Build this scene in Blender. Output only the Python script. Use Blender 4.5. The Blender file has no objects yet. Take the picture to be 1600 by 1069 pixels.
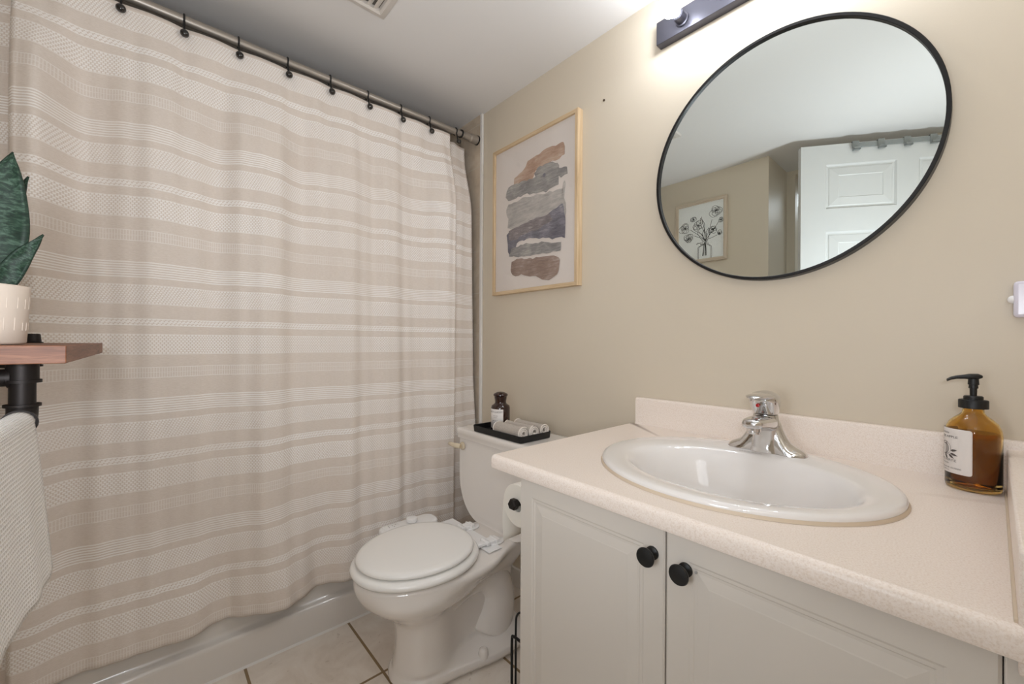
import bpy, bmesh, math, random
import numpy as np
from mathutils import Vector, Matrix
random.seed(7)
PI = math.pi
scn = bpy.context.scene
COL = scn.collection

# ------------------------------------------------------------ camera, world, exposure
YAW, PITCH, ROLL, FPX = math.radians(48.346), math.radians(0.009), math.radians(0.3246), 641.67
EYE = Vector((0, 0, 1.139))
_F = Vector((-math.sin(YAW) * math.cos(PITCH), math.cos(YAW) * math.cos(PITCH), math.sin(PITCH)))
_R = Vector((math.cos(YAW), math.sin(YAW), 0))
_U = _R.cross(_F)
_r = _R * math.cos(ROLL) + _U * math.sin(ROLL)
_u = _U * math.cos(ROLL) - _R * math.sin(ROLL)
cam_data = bpy.data.cameras.new('camera')
cam_data.sensor_width = 36
cam_data.lens = FPX / 1600 * 36
cam_data.clip_start = 0.02
cam = bpy.data.objects.new('camera', cam_data)
COL.objects.link(cam)
cam.matrix_world = Matrix(((_r.x, _u.x, -_F.x, EYE.x), (_r.y, _u.y, -_F.y, EYE.y), (_r.z, _u.z, -_F.z, EYE.z), (0, 0, 0, 1)))
scn.camera = cam
world = bpy.data.worlds.new('world')
scn.world = world
world.use_nodes = True
world.node_tree.nodes['Background'].inputs[0].default_value = (1, 0.97, 0.93, 1)
world.node_tree.nodes['Background'].inputs[1].default_value = 0.6
scn.view_settings.view_transform = 'Standard'
scn.view_settings.look = 'None'
scn.view_settings.gamma = 1
scn.view_settings.use_curve_mapping = False
scn.view_settings.exposure = 0.0
BULB_STRENGTH = 45.0
HALL_POWER = 7.5
SOFT_FILL_POWER = 3.6
ENTRY_POWER = 1.7
BOUNCE_FILL_POWER = 9.2
LAMP_TINT = (1.0, 1.055, 1.13)
scn.cycles.max_bounces = 14
scn.cycles.diffuse_bounces = 8
scn.cycles.glossy_bounces = 6
scn.cycles.transmission_bounces = 10
scn.cycles.sample_clamp_indirect = 6.0
scn.cycles.blur_glossy = 0.6

# added fill light in the hallway beyond the open door (outside the picture)
ld = bpy.data.lights.new('hall_fill', 'AREA')
ld.shape = 'RECTANGLE'; ld.size = 1.0; ld.size_y = 0.6; ld.energy = HALL_POWER; ld.color = LAMP_TINT
lo = bpy.data.objects.new('hall_fill', ld); COL.objects.link(lo)
lo.location = (-0.45, -1.35, 2.25)

# added fills near the camera: one shining all round, one aimed at the ceiling
ed = bpy.data.lights.new('entry_fill', 'POINT')
ed.shadow_soft_size = 0.14; ed.energy = ENTRY_POWER; ed.color = LAMP_TINT
eo = bpy.data.objects.new('entry_fill', ed); COL.objects.link(eo)
eo.location = (0.24, 0.02, 1.75)
bd_ = bpy.data.lights.new('bounce_fill', 'AREA')
bd_.shape = 'DISK'; bd_.size = 0.16; bd_.energy = BOUNCE_FILL_POWER; bd_.color = LAMP_TINT
bo_ = bpy.data.objects.new('bounce_fill', bd_); COL.objects.link(bo_)
bo_.location = (0.10, -0.12, 1.25); bo_.rotation_euler = Vector((-0.55, 0.30, 0.80)).to_track_quat('-Z', 'Y').to_euler()

sl = bpy.data.lights.new('soft_fill', 'AREA')  # unseen soft fill added behind the camera, aimed into the room
sl.shape = 'DISK'; sl.size = 0.36; sl.energy = SOFT_FILL_POWER; sl.color = LAMP_TINT
so = bpy.data.objects.new('soft_fill', sl); COL.objects.link(so)
so.location = (-0.20, -0.20, 1.06); so.rotation_euler = Vector((-0.80, 0.60, 0.04)).to_track_quat('-Z', 'Y').to_euler()

# ------------------------------------------------------------ helpers: materials
def lin(h):
    h = h.lstrip('#'); out = []
    for i in (0, 2, 4):
        c = int(h[i:i + 2], 16) / 255
        out.append(c / 12.92 if c <= 0.04045 else ((c + 0.055) / 1.055) ** 2.4)
    return tuple(out) + (1,)

class S:
    """a node socket with arithmetic"""
    def __init__(s, nt, sock): s.nt = nt; s.k = sock
    def m(s, op, *o):
        n = s.nt.nodes.new('ShaderNodeMath'); n.operation = op
        for i, a in enumerate((s,) + o):
            if isinstance(a, S): s.nt.links.new(a.k, n.inputs[i])
            else: n.inputs[i].default_value = a
        return S(s.nt, n.outputs[0])
    def __add__(s, o): return s.m('ADD', o)
    def __sub__(s, o): return s.m('SUBTRACT', o)
    def __mul__(s, o): return s.m('MULTIPLY', o)
    def __truediv__(s, o): return s.m('DIVIDE', o)
    def frac(s): return s.m('FRACT')
    def floor(s): return s.m('FLOOR')
    def gt(s, v): return s.m('GREATER_THAN', v)
    def lt(s, v): return s.m('LESS_THAN', v)
    def inside(s, a, b): return s.gt(a) * s.lt(b)
    def mx(s, o): return s.m('MAXIMUM', o)
    def inv(s): return S.const(s.nt, 1.0) - s
    @staticmethod
    def const(nt, v):
        n = nt.nodes.new('ShaderNodeValue'); n.outputs[0].default_value = v
        return S(nt, n.outputs[0])

class Mat:
    def __init__(self, name, color=(0.8, 0.8, 0.8, 1), rough=0.5, metal=0.0, spec=0.5, coat=0.0, trans=0.0, ior=1.45, sheen=0.0):
        self.mat = bpy.data.materials.new(name); self.mat.use_nodes = True
        self.nt = self.mat.node_tree
        self.b = self.nt.nodes['Principled BSDF']
        if isinstance(color, str): color = lin(color)
        i = self.b.inputs
        i['Base Color'].default_value = color
        i['Roughness'].default_value = rough; i['Metallic'].default_value = metal
        i['Specular IOR Level'].default_value = spec; i['Coat Weight'].default_value = coat
        i['Transmission Weight'].default_value = trans; i['IOR'].default_value = ior
        i['Sheen Weight'].default_value = sheen
    def n(self, t, **kw):
        nd = self.nt.nodes.new(t)
        for k, v in kw.items():
            if hasattr(nd, k): setattr(nd, k, v)
            else: nd.inputs[k].default_value = v
        return nd
    def link(self, a, b): self.nt.links.new(a.k if isinstance(a, S) else a, b)
    def coord(self, which='Object'):
        return self.n('ShaderNodeTexCoord').outputs[which]
    def xyz(self, which='Object'):
        sp = self.n('ShaderNodeSeparateXYZ'); self.link(self.coord(which), sp.inputs[0])
        return [S(self.nt, o) for o in sp.outputs]
    def mapped(self, scale, which='Object'):
        mp = self.n('ShaderNodeMapping'); self.link(self.coord(which), mp.inputs[0])
        mp.inputs['Scale'].default_value = scale
        return mp.outputs[0]
    def noise(self, scale, detail=3, vec=None, rough=0.5, dist=0.0):
        nd = self.n('ShaderNodeTexNoise'); nd.inputs['Scale'].default_value = scale
        nd.inputs['Detail'].default_value = detail; nd.inputs['Roughness'].default_value = rough
        nd.inputs['Distortion'].default_value = dist
        self.link(vec if vec is not None else self.coord(), nd.inputs['Vector'])
        return S(self.nt, nd.outputs['Fac'])
    def ramp(self, fac, stops):
        r = self.n('ShaderNodeValToRGB'); self.link(fac, r.inputs[0])
        e = r.color_ramp.elements
        while len(e) < len(stops): e.new(0.5)
        for el, (p, c) in zip(e, stops):
            el.position = p; el.color = lin(c) if isinstance(c, str) else c
        return r.outputs[0]
    def mix(self, fac, a, b):
        m = self.n('ShaderNodeMix', data_type='RGBA')
        self.link(fac, m.inputs['Factor'])
        for v, idx in ((a, 6), (b, 7)):
            if isinstance(v, (tuple, str)): m.inputs[idx].default_value = lin(v) if isinstance(v, str) else v
            else: self.link(v, m.inputs[idx])
        return m.outputs[2]
    def color(self, out): self.link(out, self.b.inputs['Base Color'])
    def bump(self, h, strength=0.2, dist=0.001):
        bp = self.n('ShaderNodeBump'); bp.inputs['Strength'].default_value = strength
        bp.inputs['Distance'].default_value = dist
        self.link(h, bp.inputs['Height']); self.link(bp.outputs[0], self.b.inputs['Normal'])

M = {}
def simple(name, *a, **k):
    M[name] = Mat(name, *a, **k).mat

def build_materials():
    w = Mat('beige_wall_paint', '#d2c7b5', 0.42, spec=0.35)
    w.bump(w.noise(220, 2), 0.12, 0.001); M['wall'] = w.mat
    c = Mat('ceiling_paint', '#e0dedc', 0.75, spec=0.2)
    c.bump(c.noise(160, 2), 0.08, 0.001); M['ceiling'] = c.mat
    simple('white_trim', '#e2dfda', 0.4)
    simple('hall_paint', '#cfc8bc', 0.6)
    # floor tiles: 354 mm squares with brown grout
    f = Mat('floor_tile', '#c8baa8', 0.28)
    x, y, z = f.xyz()
    P = 0.354
    fx = ((x + 1.348 + 10 * P) / P).frac(); fy = ((y - 0.614 + 10 * P) / P).frac()
    g = fx.lt(0.013).mx(fx.gt(0.987)).mx(fy.lt(0.013)).mx(fy.gt(0.987))
    base = f.ramp(f.noise(5.5, 6, rough=0.62, dist=0.6), [(0.3, '#d8cdc0'), (0.5, '#e8dfd4'), (0.68, '#f0e9e0')])
    spots = f.noise(24, 3, dist=1.0).gt(0.68)
    base = f.mix(spots * 0.35, base, '#b5a593')
    f.color(f.mix(g, base, '#8d7657')); f.bump(g.inv(), 0.4, 0.0015); M['floor'] = f.mat
    # tub surround tiles
    t = Mat('surround_tile', '#bfae99', 0.25)
    x, y, z = t.xyz()
    fz = ((z - 0.074) / 0.2195).frac(); fx = ((x + 10.0) / 0.2195).frac()
    fyy = ((y + 10.0) / 0.2195).frac()
    g = fz.lt(0.016).mx(fx.lt(0.016)).mx(fyy.lt(0.016))
    base = t.ramp(t.noise(9, 5, rough=0.6, dist=0.8), [(0.3, '#bfae99'), (0.55, '#d0c0ac'), (0.75, '#dacdbb')])
    t.color(t.mix(g, base, '#d0c6b6')); M['wall_tile'] = t.mat
    simple('porcelain', '#e6e0da', 0.07, spec=0.6, coat=0.5)
    simple('sink_porcelain', '#e6e2df', 0.06, spec=0.6, coat=0.5)
    simple('tub_enamel', '#d8d3cd', 0.12, spec=0.55, coat=0.3)
    simple('seat_plastic', '#f0eeea', 0.14, spec=0.5)
    simple('white_plastic', '#ecebea', 0.25)
    simple('bone_plastic', '#d9cbb2', 0.25)
    simple('grey_mark', '#9a9793', 0.4)
    simple('frosted_plastic', '#dcd8e4', 0.22)
    # laminate with fine speckle
    l = Mat('laminate', '#d6c4b2', 0.32, spec=0.4)
    a = l.noise(420, 2, rough=0.6); b = l.noise(640, 1)
    col = l.ramp(a, [(0.32, '#e0d1c4'), (0.47, '#eaddd2'), (0.62, '#eee3da')])
    col = l.mix(b.gt(0.70) * 0.22, col, '#a99480'); l.color(col); M['laminate'] = l.mat
    simple('cabinet_paint', '#d0c9c0', 0.38, spec=0.4)
    simple('cabinet_edge', '#d3cbc1', 0.5)
    simple('black_metal', '#1d1c1c', 0.38, metal=0.3)
    simple('black_satin', '#141414', 0.45)
    simple('bead_gloss', '#15110f', 0.10, spec=0.6, coat=0.6)
    simple('fixture_black', '#4b4a52', 0.34, metal=0.6)
    simple('pipe_iron', '#26211f', 0.5, metal=0.6)
    simple('nickel', '#a79f96', 0.40, metal=0.6)
    simple('chrome', '#d9d8d8', 0.06, metal=1.0)
    simple('dark_screw', '#5a4a3a', 0.5, metal=0.5)
    simple('red_dot', '#b01018', 0.3)
    simple('paper', '#e9e4da', 0.8)
    simple('caulk', '#cdbca6', 0.5)
    mm = Mat('mirror_glass', (0.80, 0.86, 0.85, 1), 0.0, metal=1.0); M['mirror'] = mm.mat
    e = Mat('bulb_glow', (1, 1, 1, 1), 0.3)
    e.b.inputs['Emission Color'].default_value = LAMP_TINT + (1,)
    e.b.inputs['Emission Strength'].default_value = BULB_STRENGTH; M['bulb'] = e.mat
    # oak frames
    for nm, sc, c in (('oak_upright', (60, 60, 3), ('#b59a78', '#cdb38f', '#dac5a6')), ('oak_across', (3, 60, 60), ('#b59a78', '#cdb38f', '#dac5a6')), ('pale_upright', (60, 60, 3), ('#b5a490', '#c6b6a2', '#d2c4b2')), ('pale_across', (3, 60, 60), ('#b5a490', '#c6b6a2', '#d2c4b2'))):
        o = Mat(nm, '#c9a77c', 0.45)
        o.color(o.ramp(o.noise(1.6, 6, o.mapped(sc), 0.65), [(0.3, c[0]), (0.5, c[1]), (0.7, c[2])])); M[nm] = o.mat
    s = Mat('shelf_wood', '#8a5f45', 0.5)
    s.color(s.ramp(s.noise(2.2, 7, s.mapped((5, 6, 70)), 0.65, 0.7), [(0.28, '#54301f'), (0.5, '#7a4e37'), (0.72, '#97694d')])); M['shelf_wood'] = s.mat
    # curtain: linen with woven white bands, period 0.4165 m
    k = Mat('curtain_cloth', '#b9a994', 0.9, spec=0.1, sheen=0.15)
    u, v, _ = k.xyz('UV')
    p = ((S.const(k.nt, 1.793 + 4.165) - v) / 0.4165).frac()
    mid = lambda a, b: p.inside(a, b)
    lines = mid(0.0, 0.124) * (p / 0.124 * 7.0).frac().lt(0.50)
    def twill(a, b, rows, w, sh):
        q = (p - a) / (b - a) * rows
        r = q.floor()
        dash = (u / w + r * sh).frac().lt(0.66)
        return mid(a, b) * dash * q.frac().lt(0.80)
    d1 = twill(0.170, 0.305, 10.0, 0.0085, 0.37)
    d2 = twill(0.530, 0.675, 10.0, 0.0095, 0.5)
    nar = twill(0.415, 0.462, 4.0, 0.011, 0.3) .mx(mid(0.413, 0.419)).mx(mid(0.458, 0.464)).mx(mid(0.436, 0.441))
    lad = (mid(0.772, 0.85) * (u / 0.0065).frac().lt(0.42) * 0.42).mx(mid(0.771, 0.776) * 0.7).mx(mid(0.846, 0.851) * 0.7).mx(mid(0.808, 0.812) * 0.5)
    edge = mid(0.166, 0.171).mx(mid(0.304, 0.309)).mx(mid(0.526, 0.531)).mx(mid(0.674, 0.679))
    white = lines.mx(d1).mx(d2).mx(nar).mx(lad).mx(edge * 0.8)
    uv = k.coord('UV')
    mp = k.n('ShaderNodeMapping'); k.link(uv, mp.inputs[0]); mp.inputs['Scale'].default_value = (120, 700, 1)
    fib = k.noise(1.0, 3, mp.outputs[0], 0.7)
    mp2 = k.n('ShaderNodeMapping'); k.link(uv, mp2.inputs[0]); mp2.inputs['Scale'].default_value = (40, 900, 1)
    slub = k.noise(1.0, 2, mp2.outputs[0], 0.6)
    base = k.ramp(fib * 0.6 + slub * 0.4, [(0.30, '#ccc0b4'), (0.5, '#dacfc5'), (0.70, '#e4dbd3')])
    fade = k.noise(2.2, 3, k.coord('UV')) * 1.1 + 0.22
    k.color(k.mix((white * fade).m('MINIMUM', 0.92), base, '#f6f3f0'))
    k.bump(white, 0.35, 0.0008); M['curtain'] = k.mat
    # waffle towel
    tw = Mat('waffle_towel', '#efebe6', 0.95, spec=0.05, sheen=0.2)
    u, v, _ = tw.xyz('UV')
    gu = ((u / 0.0068).frac() - 0.5).m('ABSOLUTE'); gv = ((v / 0.0058).frac() - 0.5).m('ABSOLUTE')
    gg = gu.mx(gv * 1.15)
    tw.color(tw.ramp(gg, [(0.22, '#d6d0c8'), (0.5, '#f8f6f3')])); tw.bump(gg, 0.8, 0.003); M['towel'] = tw.mat
    tc = Mat('terry_cloth', '#b9ada2', 0.95, spec=0.05, sheen=0.3)
    u, v, _ = tc.xyz('UV')
    ch = ((u / 0.004).frac() - 0.5).m('ABSOLUTE').mx(((v / 0.004).frac() - 0.5).m('ABSOLUTE'))
    nz = tc.noise(420, 3)
    tc.color(tc.ramp(nz, [(0.3, '#a3978c'), (0.65, '#c4baaf')])); tc.bump(ch * 0.5 + nz, 0.8, 0.003); M['terry'] = tc.mat
    simple('terry_hem', '#e2dad1', 0.95, sheen=0.3)
    # bottles
    ag = Mat('amber_glass', (0.86, 0.62, 0.22, 1), 0.02, trans=1.0, ior=1.45); M['amber'] = ag.mat
    simple('amber_liquid', (0.40, 0.21, 0.07, 1), 0.02, trans=1.0, ior=1.36)
    simple('dark_amber', lin('#2a120c'), 0.08, spec=0.6, coat=0.4)
    simple('label_paper', '#e2dcd8', 0.55)
    simple('label_ink', '#5c5450', 0.7)
    simple('art_ink', '#20201f', 0.8)
    simple('art_paper', '#dbd2cb', 0.6)
    simple('art_paper_white', '#eef0ee', 0.6)
    for nm, cs, sc in (('wash_tan', ('#9a7c69', '#b1937f', '#bfa693'), 8), ('wash_slate', ('#6f6c6c', '#8b8886', '#a5a19c'), 9),
                       ('wash_mist', ('#8d8986', '#aaa5a0', '#bdb7b1'), 7), ('wash_dark', ('#5d5659', '#766e70', '#8c8484'), 8),
                       ('wash_plum', ('#53505a', '#6d6a73', '#85828a'), 9), ('wash_brown', ('#7c675c', '#927c70', '#a8958a'), 10)):
        q = Mat(nm, cs[1], 0.7)
        streak = q.noise(sc * 1.6, 6, q.mapped((1, 1, 7)), 0.7, 1.2); cloud = q.noise(sc * 0.9, 3, rough=0.6, dist=0.5)
        q.color(q.ramp(streak * 0.55 + cloud * 0.45, [(0.34, cs[0]), (0.47, cs[1]), (0.57, cs[2]), (0.70, '#cfc6be')])); M[nm] = q.mat
    g = bpy.data.materials.new('picture_glass'); g.use_nodes = True
    nt = g.node_tree; nt.nodes.clear()
    o = nt.nodes.new('ShaderNodeOutputMaterial'); mx = nt.nodes.new('ShaderNodeMixShader')
    lw = nt.nodes.new('ShaderNodeLayerWeight'); lw.inputs[0].default_value = 0.5
    pw = nt.nodes.new('ShaderNodeMath'); pw.operation = 'POWER'; pw.inputs[1].default_value = 5.0; nt.links.new(lw.outputs['Facing'], pw.inputs[0])
    fr = nt.nodes.new('ShaderNodeMath'); fr.operation = 'MULTIPLY_ADD'; fr.inputs[1].default_value = 0.5; fr.inputs[2].default_value = 0.02; nt.links.new(pw.outputs[0], fr.inputs[0])
    tr = nt.nodes.new('ShaderNodeBsdfTransparent'); gl = nt.nodes.new('ShaderNodeBsdfGlossy'); gl.inputs['Roughness'].default_value = 0.03
    nt.links.new(fr.outputs[0], mx.inputs[0]); nt.links.new(tr.outputs[0], mx.inputs[1]); nt.links.new(gl.outputs[0], mx.inputs[2])
    nt.links.new(mx.outputs[0], o.inputs[0]); M['glass'] = g
    # plant
    lf = Mat('snake_leaf', '#2f4a38', 0.5, spec=0.3)
    uu, vv, _ = lf.xyz('UV')
    mp = lf.n('ShaderNodeMapping'); lf.link(lf.coord('UV'), mp.inputs[0]); mp.inputs['Scale'].default_value = (3.0, 26, 1)
    nn = lf.noise(1.3, 4, mp.outputs[0], 0.65, 0.6)
    body = lf.ramp(nn, [(0.36, '#16261c'), (0.5, '#243a2c'), (0.68, '#4d6454')])
    rim = uu.lt(0.05).mx(uu.gt(0.95))
    lf.color(lf.mix(rim * 0.6, body, '#1a2a20')); M['leaf'] = lf.mat
    simple('soil', '#3a2c22', 0.95)
    ce = Mat('pot_ceramic', '#d9cbbd', 0.45); ce.bump(ce.noise(60, 3), 0.15, 0.001); M['pot'] = ce.mat
    simple('grey_hooks', '#8d908e', 0.4, metal=0.2)
    simple('door_paint', '#cdcdcb', 0.42)
    simple('vent_white', '#d3cdc6', 0.4)
    simple('duct_dark', '#6d675f', 0.8)

build_materials()

# ------------------------------------------------------------ helpers: geometry
def BM(): return bmesh.new()

def add_box(bm, x0, x1, y0, y1, z0, z1, mi=0):
    v = [bm.verts.new((x, y, z)) for z in (z0, z1) for y in (y0, y1) for x in (x0, x1)]
    for f in ((0, 2, 3, 1), (4, 5, 7, 6), (0, 1, 5, 4), (1, 3, 7, 5), (3, 2, 6, 7), (2, 0, 4, 6)):
        fc = bm.faces.new([v[i] for i in f]); fc.material_index = mi
    return v

def add_quad(bm, pts, mi=0):
    f = bm.faces.new([bm.verts.new(p) for p in pts]); f.material_index = mi
    return f

def add_loft(bm, rings, cap0=True, cap1=True, closed=True, mi=0, loop=False):
    vr = [[bm.verts.new(p) for p in r] for r in rings]
    n = len(vr[0])
    pairs = list(zip(vr[:-1], vr[1:])) + ([(vr[-1], vr[0])] if loop else [])
    for a, b in pairs:
        for i in range(n if closed else n - 1):
            j = (i + 1) % n
            f = bm.faces.new((a[i], a[j], b[j], b[i])); f.material_index = mi
    if not loop:
        if cap0: bm.faces.new(vr[0][::-1]).material_index = mi
        if cap1: bm.faces.new(vr[-1]).material_index = mi
    return vr

def frames(pts):
    pts = [Vector(p) for p in pts]; out = []
    t0 = (pts[1] - pts[0]).normalized()
    up = Vector((0, 0, 1)) if abs(t0.z) < 0.9 else Vector((1, 0, 0))
    nrm = (up - t0 * up.dot(t0)).normalized()
    for i, p in enumerate(pts):
        t = (pts[min(i + 1, len(pts) - 1)] - pts[max(i - 1, 0)]).normalized()
        nrm = (nrm - t * nrm.dot(t)).normalized()
        out.append((p, t, nrm, t.cross(nrm)))
    return out

def add_tube(bm, pts, r, seg=12, mi=0, caps=True, loop=False):
    rs = r if isinstance(r, (list, tuple)) else [r] * len(pts)
    rings = []
    for (p, t, a, b), rr in zip(frames(pts), rs):
        rings.append([p + (a * math.cos(2 * PI * k / seg) + b * math.sin(2 * PI * k / seg)) * rr for k in range(seg)])
    add_loft(bm, rings, caps, caps, mi=mi, loop=loop)

def add_lathe(bm, prof, c=(0, 0, 0), axis='z', seg=48, mi=0, cap0=True, cap1=True, sx=1.0, sy=1.0):
    rings = []
    for r, h in prof:
        ring = []
        for k in range(seg):
            a = 2 * PI * k / seg
            p = (r * math.cos(a) * sx, r * math.sin(a) * sy, h)
            if axis == 'y': p = (p[0], p[2], -p[1])
            elif axis == '-y': p = (p[0], -p[2], p[1])
            elif axis == 'x': p = (p[2], p[0], p[1])
            elif axis == '-x': p = (-p[2], p[0], -p[1])
            ring.append((p[0] + c[0], p[1] + c[1], p[2] + c[2]))
        rings.append(ring)
    add_loft(bm, rings, cap0, cap1, mi=mi)

def smooth_path(ctrl, n=8):
    """Catmull-Rom through the control points"""
    P = [Vector(p) for p in ctrl]
    P = [P[0] * 2 - P[1]] + P + [P[-1] * 2 - P[-2]]
    out = []
    for i in range(1, len(P) - 2):
        for k in range(n):
            t = k / n
            a, b, c, d = P[i - 1:i + 3]
            out.append(0.5 * ((2 * b) + (c - a) * t + (2 * a - 5 * b + 4 * c - d) * t * t + (3 * b - a - 3 * c + d) * t ** 3))
    out.append(P[-2])
    return out

WLOC = {}
def obj(name, bm, mats, parent=None, bevel=0.0, subsurf=0, smooth=True, angle=40, bseg=2, solid=0.0, recalc=True):
    if recalc: bmesh.ops.recalc_face_normals(bm, faces=bm.faces)
    off = WLOC.get(parent.name, Vector()) if parent else Vector()
    if off.length: bmesh.ops.translate(bm, verts=bm.verts, vec=-off)
    me = bpy.data.meshes.new(name); bm.to_mesh(me); bm.free()
    for m in (mats if isinstance(mats, (list, tuple)) else [mats]):
        me.materials.append(M[m] if isinstance(m, str) else m)
    if smooth:
        me.shade_smooth(); me.set_sharp_from_angle(angle=math.radians(angle))
    o = bpy.data.objects.new(name, me); COL.objects.link(o)
    if parent: o.parent = parent
    WLOC[o.name] = off.copy()
    if solid:
        s = o.modifiers.new('solid', 'SOLIDIFY'); s.thickness = solid; s.offset = 0
    if bevel:
        b = o.modifiers.new('bevel', 'BEVEL'); b.width = bevel; b.segments = bseg; b.limit_method = 'ANGLE'; b.angle_limit = math.radians(50)
        b.harden_normals = False
    if subsurf:
        s = o.modifiers.new('sub', 'SUBSURF'); s.levels = s.render_levels = subsurf
    return o

def tag(o, label, cat, group=None):
    o['label'] = label; o['category'] = cat
    if group: o['group'] = group
    return o

def thing(name, loc, label, cat, group=None):
    o = bpy.data.objects.new(name, None); COL.objects.link(o)
    o.location = loc; o.empty_display_size = 0.05
    WLOC[o.name] = Vector(loc)
    return tag(o, label, cat, group)

def struct(name, bm, mats, parent=None, label=None, **k):
    o = obj(name, bm, mats, parent, **k)
    if parent is None:
        o['kind'] = 'structure'
        if label: o['label'] = label
    return o

def text_into(bm, body, size, fn, mi=0, align='CENTER', thick=0.0):
    """flat lettering: fn maps (x, y) of the text plane to a world point"""
    cu = bpy.data.curves.new('t', 'FONT'); cu.body = body; cu.size = size; cu.align_x = align
    cu.resolution_u = 3
    to = bpy.data.objects.new('t', cu); COL.objects.link(to)
    dg = bpy.context.evaluated_depsgraph_get()
    me = bpy.data.meshes.new_from_object(to.evaluated_get(dg))
    vs = [bm.verts.new(fn(v.co.x, v.co.y)) for v in me.vertices]
    for pl in me.polygons:
        try: bm.faces.new([vs[i] for i in pl.vertices]).material_index = mi
        except ValueError: pass
    bpy.data.objects.remove(to); bpy.data.curves.remove(cu); bpy.data.meshes.remove(me)

CEIL = 2.319
WY = 1.30          # wall behind the vanity
OPP = -0.36        # opposite wall
# ------------------------------------------------------------ the room
b = BM(); add_box(b, -2.60, 0.55, -2.2, WY + 0.1, -0.1, 0.0)
struct('floor', b, 'floor', label='beige stone-look square floor tiles with brown grout', smooth=False)
b = BM(); add_box(b, -2.60, 0.55, -2.2, WY + 0.1, CEIL, CEIL + 0.1)
struct('ceiling', b, 'ceiling', label='plain off-white painted ceiling', smooth=False)
b = BM(); add_box(b, -2.60, 0.55, WY, WY + 0.1, 0, CEIL)
struct('wall_back', b, 'wall', label='beige painted wall behind the vanity and the toilet', smooth=False)
b = BM(); add_box(b, -2.49, -1.706, WY - 0.011, WY, 0, CEIL)
struct('wall_tub_end', b, 'wall_tile', label='beige tiled wall strip at the end of the tub', smooth=False)
b = BM(); add_box(b, -1.706, -1.688, WY - 0.013, WY, 0, CEIL)
struct('trim_1', b, 'white_trim', label='thin white vertical trim strip beside the tub tiles', bevel=0.003)
b = BM(); add_box(b, -1.688, -0.713, WY - 0.012, WY, 0, 0.085)
struct('baseboard_back', b, 'white_trim', label='low white baseboard on the wall behind the toilet', bevel=0.003)
b = BM(); add_box(b, -2.60, -2.49, OPP, WY, 0, CEIL)
struct('wall_left', b, 'wall_tile', smooth=False)
b = BM(); add_box(b, -2.60, -0.86, OPP - 0.375, OPP, 0, CEIL)
struct('wall_opposite', b, 'wall', label='beige wall opposite the mirror behind the wooden shelf', smooth=False)
b = BM(); add_box(b, 0.42, 0.55, -2.2, WY, 0, CEIL)
struct('wall_right', b, 'wall', smooth=False)
# wall with the doorway, at the back of the entry alcove
b = BM(); add_box(b, -0.86, -0.81, -0.80, -0.735, 0, CEIL); add_box(b, 0.03, 0.42, -0.80, -0.735, 0, CEIL); add_box(b, -0.81, 0.03, -0.80, -0.735, 2.29, CEIL)
struct('wall_doorway', b, 'wall', smooth=False)
b = BM(); add_box(b, -2.60, 0.42, -2.2, -2.1, 0, CEIL); add_box(b, -2.6, -2.5, -2.1, -0.80, 0, CEIL)
struct('wall_hall', b, 'hall_paint', smooth=False)

# open panelled door seen in the mirror
HINGE = Vector((0.0, -0.715, 0)); DD = Vector((-0.665, 0.465, 0)).normalized(); DN = Vector((0.465, 0.665, 0)).normalized()
def on_door(s, t, z): return HINGE + DD * s + DN * t + Vector((0, 0, z))
def door_box(bm, s0, s1, t0, t1, z0, z1, mi=0):
    v = add_box(bm, s0, s1, t0, t1, z0, z1, mi)
    for q in v: q.co = on_door(q.co.x, q.co.y, q.co.z)
DW, DT = 0.81, 2.268
b = BM()
cols = [(0.07, 0.245), (0.345, 0.69)]
cols = [(0.085, 0.245), (0.345, 0.685)]
rows = [(0.25, 0.85), (1.02, 1.775), (1.905, 2.155)]
sx = [0.0, 0.085, 0.245, 0.345, 0.685, DW]
sz = [0.01, 0.25, 0.85, 1.02, 1.775, 1.905, 2.155, DT]
for i in range(5):
    for j in range(7):
        if i in (1, 3) and j in (1, 3, 5): continue
        add_quad(b, [on_door(sx[i], 0, sz[j]), on_door(sx[i + 1], 0, sz[j]), on_door(sx[i + 1], 0, sz[j + 1]), on_door(sx[i], 0, sz[j + 1])])
q = [(0, 0.0), (0.008, -0.009), (0.016, -0.009), (0.02, -0.006), (0.062, -0.001), (0.066, -0.004)]
for (s0, s1) in ((0.085, 0.245), (0.345, 0.685)):
    for (z0, z1) in rows:
        rr = []
        for (ins, t) in q:
            ins = min(ins, 0.066)
            rr.append([on_door(s0 + ins, t, z0 + ins), on_door(s1 - ins, t, z0 + ins), on_door(s1 - ins, t, z1 - ins), on_door(s0 + ins, t, z1 - ins)])
        add_loft(b, rr, cap0=False, cap1=True)
# edges and back
P4 = [(0.0, 0.01), (DW, 0.01), (DW, DT), (0.0, DT)]
add_loft(b, [[on_door(s, 0, z) for s, z in P4], [on_door(s, -0.035, z) for s, z in P4]], cap0=False, cap1=True)
bmesh.ops.remove_doubles(b, verts=b.verts, dist=1e-5)
door = struct('door_1', b, 'door_paint', label='open white six-panel door seen in the round mirror', smooth=False)
b = BM(); hp = on_door(0.745, 0, 1.0)
add_tube(b, [on_door(0.745, 0.0, 1.0), on_door(0.745, 0.012, 1.0)], 0.03, 20); add_tube(b, [on_door(0.745, 0.012, 1.0), on_door(0.745, 0.045, 1.0)], 0.011, 14)
add_tube(b, [on_door(0.745, 0.045, 1.0), on_door(0.745, 0.055, 1.0), on_door(0.745, 0.075, 1.0)], [0.02, 0.028, 0.018], 20)
obj('door_handle', b, 'nickel', door)

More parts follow.
